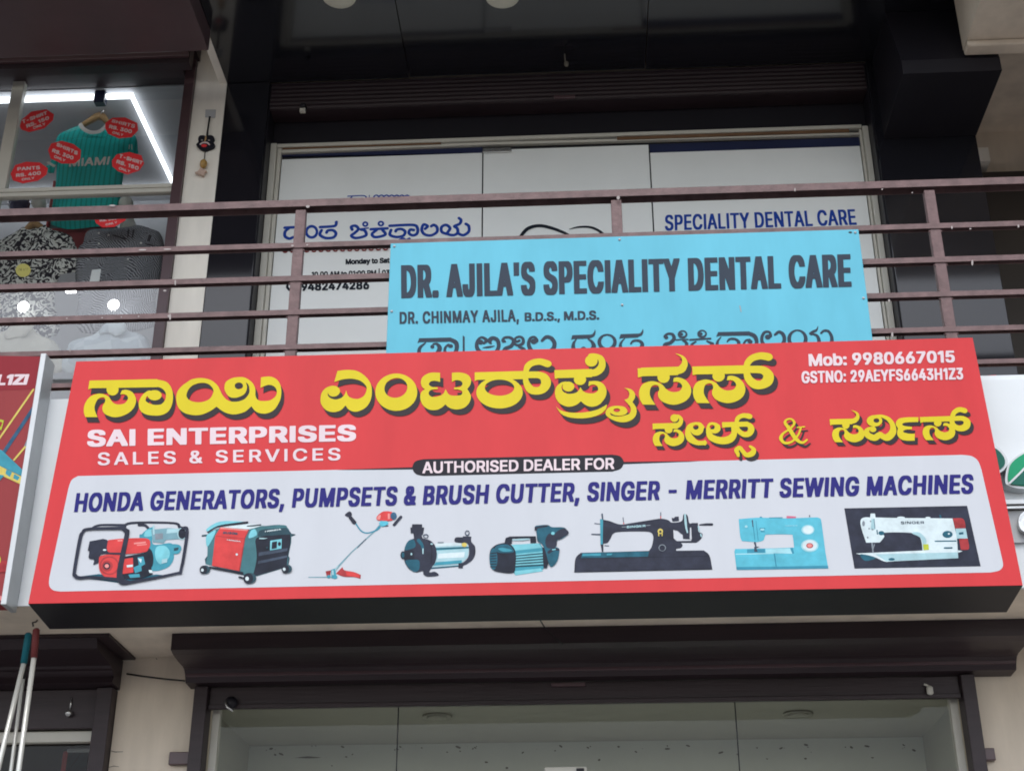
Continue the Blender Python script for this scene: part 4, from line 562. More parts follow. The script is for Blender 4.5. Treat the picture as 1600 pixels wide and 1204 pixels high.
def k_prai(k):
    k.z('e').add(('p', [(290, 150), (760, 135), (760, 238), (330, 250), (296, 262)]), ('S', [(700, 188, 50), (800, 180, 52), (868, 130, 50), (888, 60, 42), (862, -2, 38), (800, -32, 30), (750, -25, 40)]))
    k.ell('E', 752, 34, 78, 72).ell('E', 610, 268, 76, 68)
    k.add(('P', [(440, 293), (370, 308), (312, 365), (298, 440), (320, 520), (380, 580), (470, 607), (560, 585), (622, 538, 1), (680, 585), (760, 607), (850, 580), (920, 500), (942, 420), (922, 350), (870, 300), (800, 285), (722, 290, 1), (716, 350, 1), (760, 330), (812, 340), (838, 380), (820, 420), (770, 440), (700, 435), (650, 412), (615, 362, 1), (590, 410), (540, 438), (460, 445), (400, 417), (380, 370), (397, 325)]))
    k.ell('E', 465, 355, 74, 62)
    k.add(('P', [(303, 590, 1), (350, 640), (430, 670), (560, 682), (700, 672), (830, 640), (947, 578, 1), (930, 640), (860, 700), (740, 740), (600, 752), (460, 735), (370, 690)]),
          ('P', [(1158, 373, 1), (1240, 385), (1290, 430), (1297, 490), (1265, 548, 1), (1312, 620), (1312, 700), (1270, 760), (1190, 797), (1100, 797), (1010, 767), (950, 727), (930, 690), (945, 640), (1000, 605), (1080, 595), (1165, 610), (1203, 660), (1180, 700), (1110, 718), (1040, 712), (985, 680, 1), (1000, 712), (1080, 730), (1170, 715), (1230, 690), (1245, 640), (1225, 590), (1163, 520, 1), (1210, 500), (1227, 440), (1202, 395)]))
    k.ell('e', 1070, 650, 42, 23)
def k_sa2(k):
    k.glyph(SA, 'a', (110, 735), 'e', (1395, 580), .985)
    k.z('e').add(('p', [(1330, 128), (1650, 118), (1650, 220), (1395, 226), (1335, 242)]))
    k.z('f').add(('p', [(-60, 218), (360, 206), (360, 302), (-60, 312)]), ('S', [(340, 254, 48), (395, 236, 48), (432, 180, 36), (430, 130, 25), (400, 88, 13), (335, 58, 3)])).ell('E', 195, 325, 70, 66)
def k_s3(k):
    k.glyph(SA, 'a', (110, 735), 'f', (575, 618), .985)
    k.z('f').add(('p', [(520, 205), (1130, 190), (1130, 284), (570, 294), (526, 302)]), ('s', [(1382, 96, 52), (1368, 92, 52)]),
        ('S', [(1368, 92, 52), (1290, 84, 48), (1200, 112, 42), (1147, 170, 36), (1137, 250, 33), (1160, 340, 46), (1230, 405, 58), (1310, 410, 56), (1372, 370, 62), (1385, 300, 58), (1320, 245, 53), (1200, 237, 49), (1100, 238, 48)])).ell('E', 820, 310, 70, 66)
def k_se(k):
    k.glyph(SA, 'a', (110, 735), 'g', (140, 397), .583)
    k.z('g').add(('p', [(116, 190), (350, 184), (350, 238), (140, 240), (118, 248)]), ('S', [(300, 212, 27), (345, 208, 27), (375, 180, 21), (378, 145, 17), (352, 120, 15), (330, 124, 14)])).ell('E', 318, 140, 37, 36).ell('E', 265, 246, 36, 34)
def k_ee(k):
    k.z('g').add(('S', [(596, 368, 23), (530, 368, 25), (468, 330, 36), (443, 270, 25), (458, 215, 20), (500, 192, 15), (550, 195, 18), (578, 225, 18)])).ell('E', 526, 240, 62, 60).ell('e', 517, 224, 26, 22)
    k.add(('p', [(590, 345), (606, 343), (610, 391), (590, 391)]))
def k_ls(k):
    k.z('g').add(('S', [(715, 215, 26), (690, 195, 17), (650, 200, 20), (632, 255, 21), (662, 318, 34), (750, 348, 38), (828, 335, 38), (870, 285, 28), (868, 225, 24)]), ('p', [(758, 178), (1000, 172), (1000, 218), (800, 224), (762, 230)])).ell('E', 690, 236, 55, 45).ell('e', 668, 223, 24, 21)
    k.add(('s', [(1012, 124, 28), (1000, 120, 28)]), ('S', [(1000, 120, 28), (950, 117, 24), (905, 142, 21), (893, 195, 18), (908, 250, 23), (960, 290, 27), (1010, 282, 29), (1030, 236, 29), (998, 198, 25), (930, 195, 22)]),
          ('s', [(908, 488, 14), (905, 470, 18)]), ('S', [(905, 470, 18), (893, 435, 21), (922, 412, 19), (948, 442, 20), (985, 480, 24), (1035, 468, 28), (1052, 430, 20), (1020, 402, 13)]))
def k_amp(k):
    k.z('g').add(('S', [(1545, 340, 9), (1500, 367, 13), (1440, 328, 20), (1380, 235, 19), (1342, 182, 13), (1362, 152, 9), (1402, 150, 10), (1428, 185, 12), (1395, 232, 9), (1322, 285, 11), (1304, 330, 17), (1342, 370, 14), (1408, 355, 11), (1465, 292, 9), (1488, 232, 9)]), ('s', [(1456, 226, 7), (1522, 220, 7)]))
def k_sr(k):
    k.glyph(SA, 'a', (110, 735), 'h', (206, 362), .592)
    k.z('h').add(('p', [(154, 150), (365, 145), (365, 196), (185, 200), (160, 206)]), ('S', [(330, 172, 25), (382, 164, 25), (414, 130, 17), (405, 92, 10), (358, 67, 2)])).ell('E', 305, 205, 34, 34)
def k_vi(k):
    k.z('h').add(('S', [(590, 120, 12), (640, 122, 16), (700, 150, 22), (738, 205, 25), (738, 270, 32), (690, 318, 36), (645, 308, 30), (620, 290, 26), (570, 322, 33), (510, 298, 32), (498, 258, 22), (530, 232, 14), (560, 232, 14)])).ell('E', 556, 244, 30, 26).ell('E', 570, 165, 72, 53).ell('e', 588, 162, 27, 21)
def k_re(k):
    k.z('h').add(('P', [(976, 131, 1), (850, 134), (790, 150), (766, 192), (788, 233, 1), (780, 288), (810, 332), (862, 348), (942, 348, 1), (942, 284, 1), (890, 283), (842, 272), (838, 256), (866, 246), (916, 243, 1), (918, 220, 1), (850, 213), (826, 196), (862, 180), (974, 176, 1)]))
def k_s4(k):
    k.glyph(SA, 'a', (110, 735), 'h', (1046, 343), .592)
    k.z('h').add(('p', [(990, 130), (1300, 120), (1300, 170), (1025, 176), (994, 184)]), ('s', [(1402, 70, 28), (1392, 66, 28)]),
        ('S', [(1392, 66, 28), (1350, 62, 26), (1305, 92, 22), (1286, 150, 20), (1300, 205, 27), (1355, 235, 31), (1412, 220, 33), (1426, 172, 31), (1380, 142, 27), (1290, 146, 25)])).ell('E', 1155, 184, 35, 33)
px = 1 / 418.
for nm, fns, shv in (('main_lettering', (k_saa, k_yi, k_em, k_ta, k_r, k_prai, k_sa2, k_s3), (6. * px, -9. / 348)), ('small_lettering', (k_se, k_ee, k_ls, k_amp, k_sr, k_vi, k_re, k_s4), (4.2 * px, -6. / 348))):
    ms = [kgroup(f) for f in fns]
    sh = Sheet(SIGN, .0024, dz=.00002)
    for m_ in ms: sh.put(m_, M['shadow'], shv)
    sh.off = .0034
    for m_ in ms: sh.put(m_, M['yellow'])
    sh.build(nm, sg)

# ---- the eight machine pictures printed on the sign
def pic(x0, y0, k): return Sheet(SIGN, .0022, .00015, .0011).zoom(x0, y0, k)
# water pump set in a tube frame
p = pic(100, 800, 7.619)
p.draw(I['teald'], ('p', [(140, 770), (420, 735), (700, 800), (1100, 740), (1200, 750), (720, 850)]))
p.draw(I['slate'], ('S', [(330, 195, 14), (430, 155, 14), (720, 155, 16)]), ('S', [(720, 190, 20), (800, 130, 16), (1300, 130, 14), (1380, 180, 18), (1440, 200, 20)]), ('S', [(900, 150, 22), (970, 160, 16), (1010, 200, 16)]))
p.draw(I['teal'], ('P', [(930, 260), (1000, 200), (1080, 190), (1060, 380), (1280, 370), (1310, 480), (1300, 580), (1230, 660), (1080, 700), (960, 640), (900, 300)]))
p.draw(I['teall'], ('P', [(980, 220), (1060, 210), (1050, 280), (960, 290)]), ('P', [(1100, 420), (1200, 400), (1260, 470), (1240, 560), (1150, 620), (1090, 540)]))
p.draw(I['silverd'], ('p', [(1040, 210), (1240, 190), (1380, 200), (1400, 320), (1220, 330), (1190, 370), (1060, 360)])).draw(I['silver'], ('p', [(1230, 200), (1390, 195), (1390, 240), (1220, 255)])).draw(I['grey'], ('p', [(1085, 260), (1180, 250), (1180, 320), (1090, 330)]))
p.ell(I['silver'], 1405, 258, 54, 72).ell(I['dark'], 1408, 258, 44, 62)
p.draw(I['teal'], ('P', [(1285, 390), (1370, 390), (1400, 430), (1370, 490), (1300, 490)])).draw(I['greend'], ('p', [(1310, 430), (1370, 420), (1360, 455), (1310, 465)]))
p.draw(I['silver'], ('p', [(1170, 565), (1235, 550), (1230, 600), (1165, 615)]), ('s', [(1068, 165, 10), (1072, 260, 12)]))
p.draw(I['dark'], ('E', (1005, 560, 62, 130)), ('p', [(560, 560), (1000, 480), (1060, 740), (900, 800), (640, 790)]))
p.draw(I['teal'], ('p', [(880, 540), (950, 530), (970, 620), (900, 660)]), ('p', [(830, 660), (920, 620), (930, 700), (850, 730)]), ('p', [(770, 745), (900, 735), (910, 775), (790, 785)])).draw(I['white'], ('p', [(880, 550), (930, 560), (920, 610)]), ('p', [(1010, 690), (1050, 690), (1060, 725), (1020, 725)]))
p.draw(I['slate'], ('P', [(310, 350, 1), (470, 320, 1), (530, 350), (540, 480), (440, 510), (430, 590), (350, 630, 1), (360, 570), (300, 550), (305, 470), (288, 455)]))
p.draw(I['red'], ('P', [(530, 335, 1), (700, 318), (980, 315), (1030, 370), (1010, 440), (960, 480), (740, 500), (560, 490), (515, 440)])).draw(I['redl'], ('p', [(640, 335), (700, 330), (700, 348), (645, 352)]), ('p', [(835, 368), (975, 352), (980, 372), (838, 386)]), ('p', [(870, 392), (990, 380), (990, 392), (872, 404)])).draw(I['white'], ('E', (488, 453, 22, 10)))
p.draw(I['red'], ('P', [(450, 520), (660, 510), (690, 600), (660, 760), (600, 790), (500, 780), (430, 700), (420, 590)]), ('p', [(720, 560), (825, 545), (830, 720), (700, 740)]))
p.ell(I['redd'], 545, 640, 118, 112).ell(I['red'], 545, 640, 98, 94).ell(I['redd'], 520, 645, 66, 64).ell(I['dark'], 515, 645, 42, 40).ell(I['redl'], 515, 645, 26, 24)
p.draw(I['white'], ('p', [(750, 635), (825, 628), (825, 655), (755, 662)]))
p.draw(I['slate'], ('S', [(700, 195, 20), (300, 205, 18), (225, 250, 20), (195, 330, 22), (130, 700, 20), (140, 760, 22), (190, 785, 20), (340, 780, 18), (660, 810, 22), (720, 845, 22), (820, 835, 20), (1330, 735, 16), (1400, 680, 18), (1470, 240, 20), (1420, 195, 20)]), ('S', [(690, 185, 22), (745, 230, 28), (752, 280, 28), (670, 700, 34), (690, 820, 40), (760, 840, 28)]), ('s', [(510, 495, 10), (700, 500, 14)]))
p.build('pump_picture', sg)
# portable generator on wheels
p = pic(300, 800, 8.889)
p.draw(I['greend'], ('s', [(150, 328, 14), (230, 320, 14)]), ('P', [(1340, 300), (1440, 310), (1380, 340), (1330, 340)]), ('p', [(180, 650), (220, 600), (1340, 600), (1360, 640), (1340, 740), (900, 890), (720, 880), (190, 720)]))
p.draw(I['green'], ('P', [(215, 320, 1), (260, 270), (400, 215, 1), (900, 200), (1260, 180), (1370, 290), (1380, 420, 1), (1340, 620), (1330, 760, 1), (900, 890, 1), (760, 870, 1), (190, 720, 1), (215, 600)]))
p.draw(I['dark'], ('P', [(880, 400, 1), (950, 340), (1370, 300, 1), (1370, 430), (1330, 640), (1320, 760, 1), (900, 885, 1), (850, 870, 1), (900, 640)])).draw(I['slate2'], ('p', [(930, 560), (1330, 500), (1325, 540), (925, 610)]), ('p', [(920, 680), (1325, 600), (1320, 630), (915, 720)]))
p.draw(I['greend'], ('P', [(900, 350, 1), (960, 220), (1240, 185), (1370, 280), (1370, 310, 1), (940, 335)])).draw(I['green'], ('P', [(850, 240), (1240, 180), (1300, 215), (960, 250), (900, 360), (760, 380)])).draw(I['teall'], ('P', [(820, 260), (880, 240), (900, 320), (790, 360)]), ('P', [(200, 340), (270, 280), (330, 250), (310, 330), (215, 480)]))
p.draw(I['white'], ('p', [(420, 212), (780, 165), (1010, 180), (800, 240)]))
p.draw(I['red'], ('p', [(400, 212), (790, 245), (730, 370), (665, 820), (280, 745), (325, 330)])).draw(I['redd'], ('s', [(335, 335, 4), (725, 370, 4)]), ('s', [(660, 815, 8), (735, 365, 6), (790, 245, 6)])).draw(I['redl'], ('p', [(400, 212), (790, 245), (770, 262), (395, 235)]))
p.text(I['slate2'], 'EU30is', (440, 272), (640, 282), (635, 318), (430, 302), .1).text(I['white'], 'HONDA', (490, 378), (680, 402), (680, 418), (488, 395), .12)
p.text(I['white'], 'HONDA', (1015, 262), (1240, 230), (1245, 250), (1018, 282), .12)
p.ell(I['white'], 625, 590, 16, 16)
p.draw(I['teall'], ('P', [(205, 240), (300, 170), (420, 130), (620, 130), (770, 140, 1), (770, 160, 1), (420, 190), (330, 225), (225, 270)])).draw(I['dark'], ('S', [(225, 280, 10), (330, 215, 8), (420, 190, 12), (600, 165, 14), (770, 146, 16)]), ('S', [(770, 195, 6), (860, 190, 8), (960, 178, 8)]))
p.draw(I['teall'], ('p', [(1090, 400), (1250, 375), (1245, 510), (1085, 535)])).draw(I['dark'], ('p', [(1115, 420), (1185, 408), (1180, 505), (1108, 518)]), ('E', (1218, 445, 22, 28))).draw(I['greend'], ('E', (1045, 497, 14, 16)))
p.draw(I['silver'], ('p', [(940, 360), (1060, 365), (1000, 380), (935, 378)]))
p.draw(I['dark'], ('s', [(250, 770, 14), (700, 850, 18)]), ('s', [(660, 905, 12), (740, 925, 12)]))
for cx, cy, r in ((178, 805, 66), (800, 925, 84), (1315, 795, 66)): p.ell(I['greend'], cx + 12, cy - 4, r, r * .88).ell(I['dark'], cx - 14, cy, r * .8, r * .88).ell(I['white'], cx - 30, cy + 4, r * .3, r * .34)
p.build('generator_picture', sg)
# brush cutter
p = pic(470, 790, 8.889)
p.draw(I['silverd'], ('s', [(110, 992, 6), (480, 990, 8)]), ('s', [(470, 900, 16), (700, 650, 8), (1020, 360, 9), (1130, 250, 22)])).draw(I['aquad'], ('S', [(760, 240, 10), (840, 350, 9), (930, 378, 9), (1050, 340, 12), (1090, 300, 20)]))
p.draw(I['slate2'], ('s', [(905, 465, 6), (860, 510, 6), (790, 580, 6)]), ('s', [(1130, 285, 9), (1210, 280, 9)]))
p.draw(I['redd'], ('P', [(490, 940, 1), (580, 850, 1), (610, 895), (740, 920), (835, 960, 1), (830, 1015, 1), (740, 990), (600, 985)]), ('p', [(345, 910), (420, 895), (410, 965), (360, 975)])).draw(I['red'], ('p', [(620, 905), (740, 925), (820, 960), (812, 1000), (640, 970)]))
p.draw(I['teal'], ('p', [(420, 890), (480, 870), (500, 1000), (430, 1010)]), ('E', (475, 990, 36, 26)), ('E', (390, 985, 26, 24))).draw(I['silver'], ('p', [(430, 900), (455, 890), (460, 960), (435, 965)]), ('p', [(470, 890), (510, 830), (525, 840), (490, 900)]))
p.draw(I['slate'], ('P', [(615, 125), (680, 80), (712, 120), (690, 160), (640, 150)]), ('s', [(690, 165, 24), (745, 235, 28)]), ('s', [(1390, 158, 22), (1300, 265, 22)]))
p.draw(I['aqua'], ('P', [(1090, 240), (1160, 195), (1220, 250), (1130, 290)])).draw(I['red'], ('P', [(1055, 160), (1100, 110), (1160, 80), (1270, 90), (1280, 160), (1260, 210), (1080, 205)])).draw(I['redl'], ('P', [(1070, 150), (1110, 130), (1100, 190), (1065, 190)]), ('p', [(1210, 110), (1240, 110), (1240, 190), (1210, 190)])).draw(I['blue'], ('E', (1290, 145, 44, 52)))
p.build('brush_cutter_picture', sg)
# openwell pump
p = pic(610, 805, 10.667)
p.draw(I['silver'], ('p', [(700, 500), (1280, 470), (1310, 560), (1290, 700), (1190, 790), (720, 840)])).draw(I['teal'], ('p', [(700, 545), (1300, 520), (1300, 552), (700, 590)]), ('p', [(760, 780), (1190, 745), (1190, 800), (720, 838)])).draw(I['white'], ('p', [(760, 465), (1180, 455), (1180, 500), (740, 520)]), ('p', [(800, 640), (1240, 610), (1230, 700), (790, 720)]))
p.draw(I['teald'], ('s', [(720, 560, 14), (1340, 535, 12)]), ('s', [(660, 885, 10), (1130, 845, 10)])).draw(I['silver'], ('s', [(700, 855, 12), (1130, 825, 10)]))
p.draw(I['slate'], ('P', [(1090, 370), (1200, 365), (1220, 350), (1350, 355, 1), (1350, 440), (1410, 520), (1415, 640), (1370, 740), (1280, 810), (1215, 840), (1210, 885, 1), (1135, 880, 1), (1135, 800, 1), (1220, 780), (1300, 690), (1310, 560), (1280, 470), (1130, 460), (1070, 430)]))
p.ell(I['yellow'], 1232, 492, 44, 36).draw(I['grey'], ('s', [(800, 455, 12), (880, 455, 12)]))
p.draw(I['slate'], ('P', [(330, 410, 1), (450, 380), (640, 410), (740, 500), (775, 640), (750, 780), (690, 870), (650, 950), (740, 940), (805, 985), (780, 1010), (620, 1020), (555, 985), (540, 930), (430, 950), (320, 900), (245, 790), (225, 660), (250, 520)]), ('p', [(335, 205), (360, 205), (365, 150), (530, 150), (530, 205), (565, 205), (545, 320), (520, 340), (560, 430), (400, 420), (385, 300), (340, 300)]))
p.draw(I['teald'], ('P', [(330, 410), (400, 420), (420, 520), (350, 560), (240, 580), (270, 470)]), ('P', [(250, 760), (380, 740), (480, 760), (480, 900), (400, 945), (310, 880)]), ('S', [(470, 420, 30), (530, 500, 24), (545, 600, 14)])).draw(I['dark'], ('p', [(200, 620), (350, 570), (400, 600), (400, 740), (230, 730)]), ('E', (210, 665, 40, 66)), ('S', [(640, 430, 10), (690, 560, 10), (680, 800, 10)]))
p.draw(I['teald'], ('E', (212, 665, 24, 46))).draw(I['silver'], ('S', [(545, 560, 10), (545, 640, 9)]), ('E', (352, 648, 14, 22)), ('E', (690, 480, 22, 12)))
p.draw(I['slate2'], ('E', (592, 350, 46, 36)), ('e', (592, 352, 30, 22)), ('E', (1282, 300, 40, 46)), ('e', (1282, 296, 26, 28)))
p.build('openwell_pump_picture', sg)
# monoblock pump
p = pic(750, 805, 10.667)
p.draw(I['teal'], ('p', [(510, 490), (1000, 465), (1060, 560), (1060, 900), (580, 985), (550, 930)])).draw(I['teall'], ('p', [(510, 490), (980, 465), (1030, 540), (570, 590)]), ('p', [(570, 930), (1010, 880), (1050, 930), (590, 1000)]))
for k in range(5): p.draw(I['teall'], ('s', [(590, 655 + 44 * k, 11), (1050, 610 + 48 * k, 11)]))
for k in range(5): p.draw(I['greend'], ('s', [(590, 680 + 44 * k, 8), (1050, 636 + 48 * k, 8)]))
p.draw(I['dark'], ('P', [(170, 600), (230, 520), (330, 475), (480, 470), (590, 600), (590, 850), (550, 960), (330, 950), (210, 900), (160, 760)]), ('p', [(410, 460), (430, 380), (500, 355), (930, 350), (940, 460), (840, 465), (840, 385), (540, 385), (530, 480)]))
p.draw(I['teald'], ('P', [(250, 540), (340, 490), (480, 500), (570, 600), (480, 630), (300, 620)]), ('E', (225, 730, 66, 180))).draw(I['teal'], ('P', [(300, 560), (400, 545), (540, 590), (400, 610)])).draw(I['dark'], *[('s', [(180, 640 + 44 * k, 9), (270, 630 + 46 * k, 9)]) for k in range(6)])
p.draw(I['silver'], ('s', [(545, 412, 10), (700, 408, 18), (820, 400, 12)]))
p.draw(I['dark'], ('p', [(1040, 540), (1140, 540), (1140, 820), (1110, 885), (1060, 880)]))
p.draw(I['teald'], ('P', [(920, 190), (1000, 170), (1130, 165), (1200, 200), (1390, 205), (1450, 250), (1480, 300), (1430, 350), (1350, 400), (1290, 420), (1260, 520), (1320, 560), (1320, 640), (1290, 760), (1230, 840), (1160, 840), (1090, 600), (1030, 480), (960, 430), (940, 270)]))
p.draw(I['slate'], ('P', [(1260, 300), (1400, 220), (1480, 300), (1400, 360), (1290, 410)]), ('P', [(1140, 320), (1260, 320), (1270, 520), (1130, 550), (1090, 440)]), ('p', [(910, 200), (1130, 165), (1130, 195), (960, 225), (950, 260), (912, 255)]), ('S', [(1150, 620, 26), (1230, 570, 26), (1310, 580, 18)])).draw(I['teall'], ('E', (1215, 305, 30, 26)), ('s', [(1210, 578, 10), (1255, 572, 10)]))
p.build('monoblock_pump_picture', sg)
# black hand-crank sewing machine
p = pic(885, 790, 6.667)
p.draw(I['slate2'], ('p', [(585, 120), (593, 120), (602, 190), (594, 190)]), ('p', [(978, 68), (986, 68), (988, 140), (978, 140)]), ('s', [(295, 185, 5), (350, 190, 5)]), ('s', [(265, 298, 7), (350, 300, 9)]), ('s', [(400, 415, 5), (440, 418, 5)])).draw(I['red'], ('s', [(595, 178, 4), (598, 190, 4)]), ('s', [(983, 110, 4), (984, 138, 4)]))
p.draw(I['slate'], ('P', [(82, 695, 1), (95, 550), (150, 490, 1), (860, 470, 1), (890, 420), (905, 330), (880, 280), (800, 268), (560, 272), (490, 290), (460, 340), (430, 385), (385, 395, 1), (385, 480, 1), (370, 480, 1), (355, 400, 1), (380, 145, 1), (450, 160), (560, 195), (680, 180), (840, 155), (980, 135), (1060, 150), (1100, 175), (1200, 160), (1220, 90), (1260, 100), (1280, 180), (1310, 180, 1), (1370, 180, 1), (1375, 270), (1415, 290), (1410, 335), (1375, 370), (1350, 385, 1), (1190, 385, 1), (1210, 410), (1190, 440), (1145, 450), (1145, 468, 1), (1430, 465, 1), (1490, 520), (1520, 665, 1)]),
       ('s', [(1390, 200, 8), (1460, 195, 14), (1515, 195, 14)]), ('p', [(1095, 125), (1120, 130), (1130, 115), (1170, 112), (1172, 160), (1105, 165)]),
       ('h', [(1112, 250), (1160, 262), (1190, 290), (1210, 300), (1215, 345), (1300, 350), (1300, 365), (1150, 368), (1118, 340)]), ('h', [(1286, 225), (1300, 225), (1306, 350), (1284, 345)]))
p.draw(I['teal'], ('p', [(350, 140), (382, 140), (378, 405), (355, 400)])).draw(I['teald'], ('p', [(165, 490), (860, 475), (850, 530), (150, 545)])).draw(I['teal'], ('p', [(170, 500), (360, 495), (360, 520), (165, 525)]), ('p', [(420, 500), (480, 498), (470, 515), (420, 518)]))
p.draw(I['dark'], ('p', [(95, 550), (1490, 522), (1520, 665), (82, 695)])).draw(I['slate'], ('p', [(98, 556), (1490, 530), (1516, 655), (88, 688)])).draw(I['slate2'], ('E', (372, 95, 9, 14)), ('p', [(365, 95), (380, 95), (385, 145), (370, 145)]))
p.text(I['silver'], 'SINGER', (625, 212), (825, 198), (826, 222), (627, 236), .07).draw(I['grey'], ('s', [(580, 224, 4), (620, 222, 4)]), ('s', [(832, 208, 4), (872, 205, 4)]))
p.draw(I['yellow'], ('E', (978, 268, 28, 28)), ('e', (978, 272, 13, 13)), ('s', [(960, 290, 5), (962, 315, 5)]), ('s', [(998, 290, 5), (996, 315, 5)])).draw(I['grey'], ('E', (998, 440, 38, 36)), ('e', (998, 442, 30, 29)))
p.draw(I['silver'], ('S', [(1235, 95, 10), (1240, 160, 12), (1248, 230, 10), (1260, 280, 8)]), ('S', [(1375, 220, 8), (1385, 270, 6)]), ('S', [(1400, 300, 8), (1405, 325, 6)]))
p.build('black_sewing_machine_picture', sg)
# aqua sewing machine
p = pic(1130, 790, 8.889)
p.draw(I['aqua'], ('P', [(215, 185, 1), (500, 165), (860, 175), (1300, 160, 1), (1350, 180), (1365, 230, 1), (1420, 650, 1), (1460, 870, 1), (185, 890, 1), (155, 640, 1), (165, 600, 1), (700, 590, 1), (985, 580, 1), (965, 430), (930, 400), (620, 400), (580, 420), (555, 480), (470, 505, 1), (260, 490, 1), (235, 420)]))
p.draw(I['aquad'], ('p', [(182, 850), (730, 845), (1455, 830), (1460, 872), (186, 892)]), ('s', [(710, 670, 8), (735, 840, 8)]), ('p', [(330, 605), (580, 598), (580, 650), (330, 660)]), ('p', [(930, 585), (965, 583), (985, 660), (960, 670)]), ('s', [(400, 210, 8), (418, 300, 6), (440, 480, 5)]), ('s', [(455, 210, 4), (485, 480, 5)]), ('s', [(640, 168, 6), (820, 165, 6)]), ('s', [(515, 160, 10), (530, 160, 10)]))
p.draw(I['aqual'], ('p', [(585, 600), (925, 590), (960, 668), (590, 655)]), ('p', [(170, 665), (700, 655), (702, 668), (172, 680)])).draw(I['slate2'], ('s', [(405, 205, 9), (412, 290, 7)]), ('s', [(440, 515, 14), (455, 580, 10)]), ('p', [(430, 570), (505, 568), (460, 590), (480, 640), (430, 640)]), ('s', [(1198, 135, 7), (1200, 155, 7)]))
p.draw(I['pink'], ('p', [(880, 142), (1010, 150), (1010, 172), (880, 176)])).draw(I['aqual'], ('E', (1175, 335, 90, 68)), ('E', (1200, 555, 122, 88)), ('E', (318, 290, 20, 18)), ('E', (540, 330, 30, 16))).draw(I['white'], ('E', (1178, 335, 70, 54)), ('E', (1200, 552, 100, 72))).draw(I['redd'], ('E', (1200, 555, 48, 36))).draw(I['redl'], ('E', (1200, 555, 34, 25))).draw(I['aquad'], ('s', [(505, 330, 5), (520, 312, 5), (580, 315, 5)]), ('s', [(525, 358, 5), (575, 358, 5)]))
p.text(I['aqual'], 'SINGER', (860, 272), (1030, 268), (1030, 288), (860, 292), .04)
p.build('aqua_sewing_machine_picture', sg)
# white industrial sewing machine on a black card
p = pic(1305, 780, 6.531)
p.draw(I['slate'], ('p', [(92, 92), (1345, 66), (1483, 682), (196, 705)]))
p.draw(I['white'], ('P', [(260, 210), (300, 185), (355, 185, 1), (360, 145, 1), (405, 145, 1), (410, 185, 1), (640, 190), (900, 192), (1195, 195, 1), (1240, 380, 1), (1255, 600, 1), (620, 630), (510, 635), (400, 590), (300, 575), (205, 552, 1), (890, 522, 1), (870, 400), (800, 345), (500, 340), (500, 380), (455, 440, 1), (315, 442, 1), (265, 290)]))
p.draw(I['silver'], ('p', [(410, 560), (1250, 540), (1255, 600), (520, 632)]), ('p', [(370, 200), (400, 200), (405, 310), (360, 310)]), ('P', [(780, 345), (860, 340), (930, 420), (900, 520), (875, 400)])).draw(I['teald'], ('E', (470, 345, 30, 22)), ('s', [(425, 315, 6), (430, 355, 6)]), ('E', (1145, 358, 52, 36)), ('P', [(255, 560), (390, 585), (400, 610), (300, 625)]), ('E', (575, 612, 32, 14)), ('s', [(1020, 428, 7), (1230, 425, 7)]), ('s', [(1070, 165, 8), (1075, 185, 10)]), ('s', [(395, 200, 3), (405, 300, 3)]))
p.draw(I['white'], ('E', (1158, 352, 10, 9)), ('E', (670, 188, 40, 12)), ('E', (945, 188, 26, 9)), ('p', [(1250, 520), (1300, 528), (1255, 545)])).draw(I['grey'], ('E', (288, 248, 14, 28)), ('E', (360, 225, 8, 8)), ('E', (380, 308, 10, 8)), ('E', (345, 300, 9, 8)), ('E', (330, 390, 8, 10)), ('s', [(375, 450, 9), (385, 540, 7)]), ('s', [(400, 460, 5), (388, 500, 4)]))
p.draw(I['redd'], ('P', [(1198, 195, 1), (1290, 195), (1320, 230), (1330, 295, 1), (1220, 298, 1)]), ('P', [(1262, 405, 1), (1350, 400, 1), (1365, 490), (1345, 515), (1280, 515, 1)])).draw(I['silver'], ('p', [(1225, 300), (1330, 297), (1350, 400), (1240, 402)])).draw(I['teald'], ('p', [(1260, 340), (1305, 335), (1308, 358), (1262, 362)]), ('p', [(1108, 490), (1195, 488), (1195, 502), (1108, 504)]))
p.draw(I['lime'], ('p', [(895, 460), (950, 458), (955, 515), (900, 520)]))
p.text(I['slate2'], 'SINGER', (665, 226), (905, 224), (908, 250), (668, 254), .03)
p.build('white_sewing_machine_picture', sg)

# ================================================================== BLUE SIGNBOARD
BP = YP(.38)
bs = thing('clinic_signboard', (.21, .4, 4.4), 'sky blue dental clinic board with grey lettering fixed to the railing above the red sign', 'signboard')
MB().box(-.848, 1.279, .381, .42, 4.30, 5.018, .003).build('board', M['blue'], bs)
s = Sheet(BP, .0006)
s.text(M['blueink'], "DR. AJILA'S SPECIALITY DENTAL CARE", (626.5, 414.5), (1328.5, 397), (1331, 448), (627, 466), (.050, .026), track=.14)
s.text(M['blueink'], 'DR. CHINMAY AJILA,', (624.4, 487.3), (810, 483.4), (811, 502.2), (624.4, 506), (.042, .03), track=.10)
s.text(M['blueink'], 'B.D.S., M.D.S.', (819.7, 488.4), (936, 485), (936.5, 499), (819.7, 501.8), (.055, .04))
s.build('lettering', bs)
KB = dict(a=(600, 480, 6.154), b=(850, 480, 6.154), c=(1090, 480, 6.154))
sh = Sheet(BP, .0006, step=.0013); k = Kan(sh, KB)
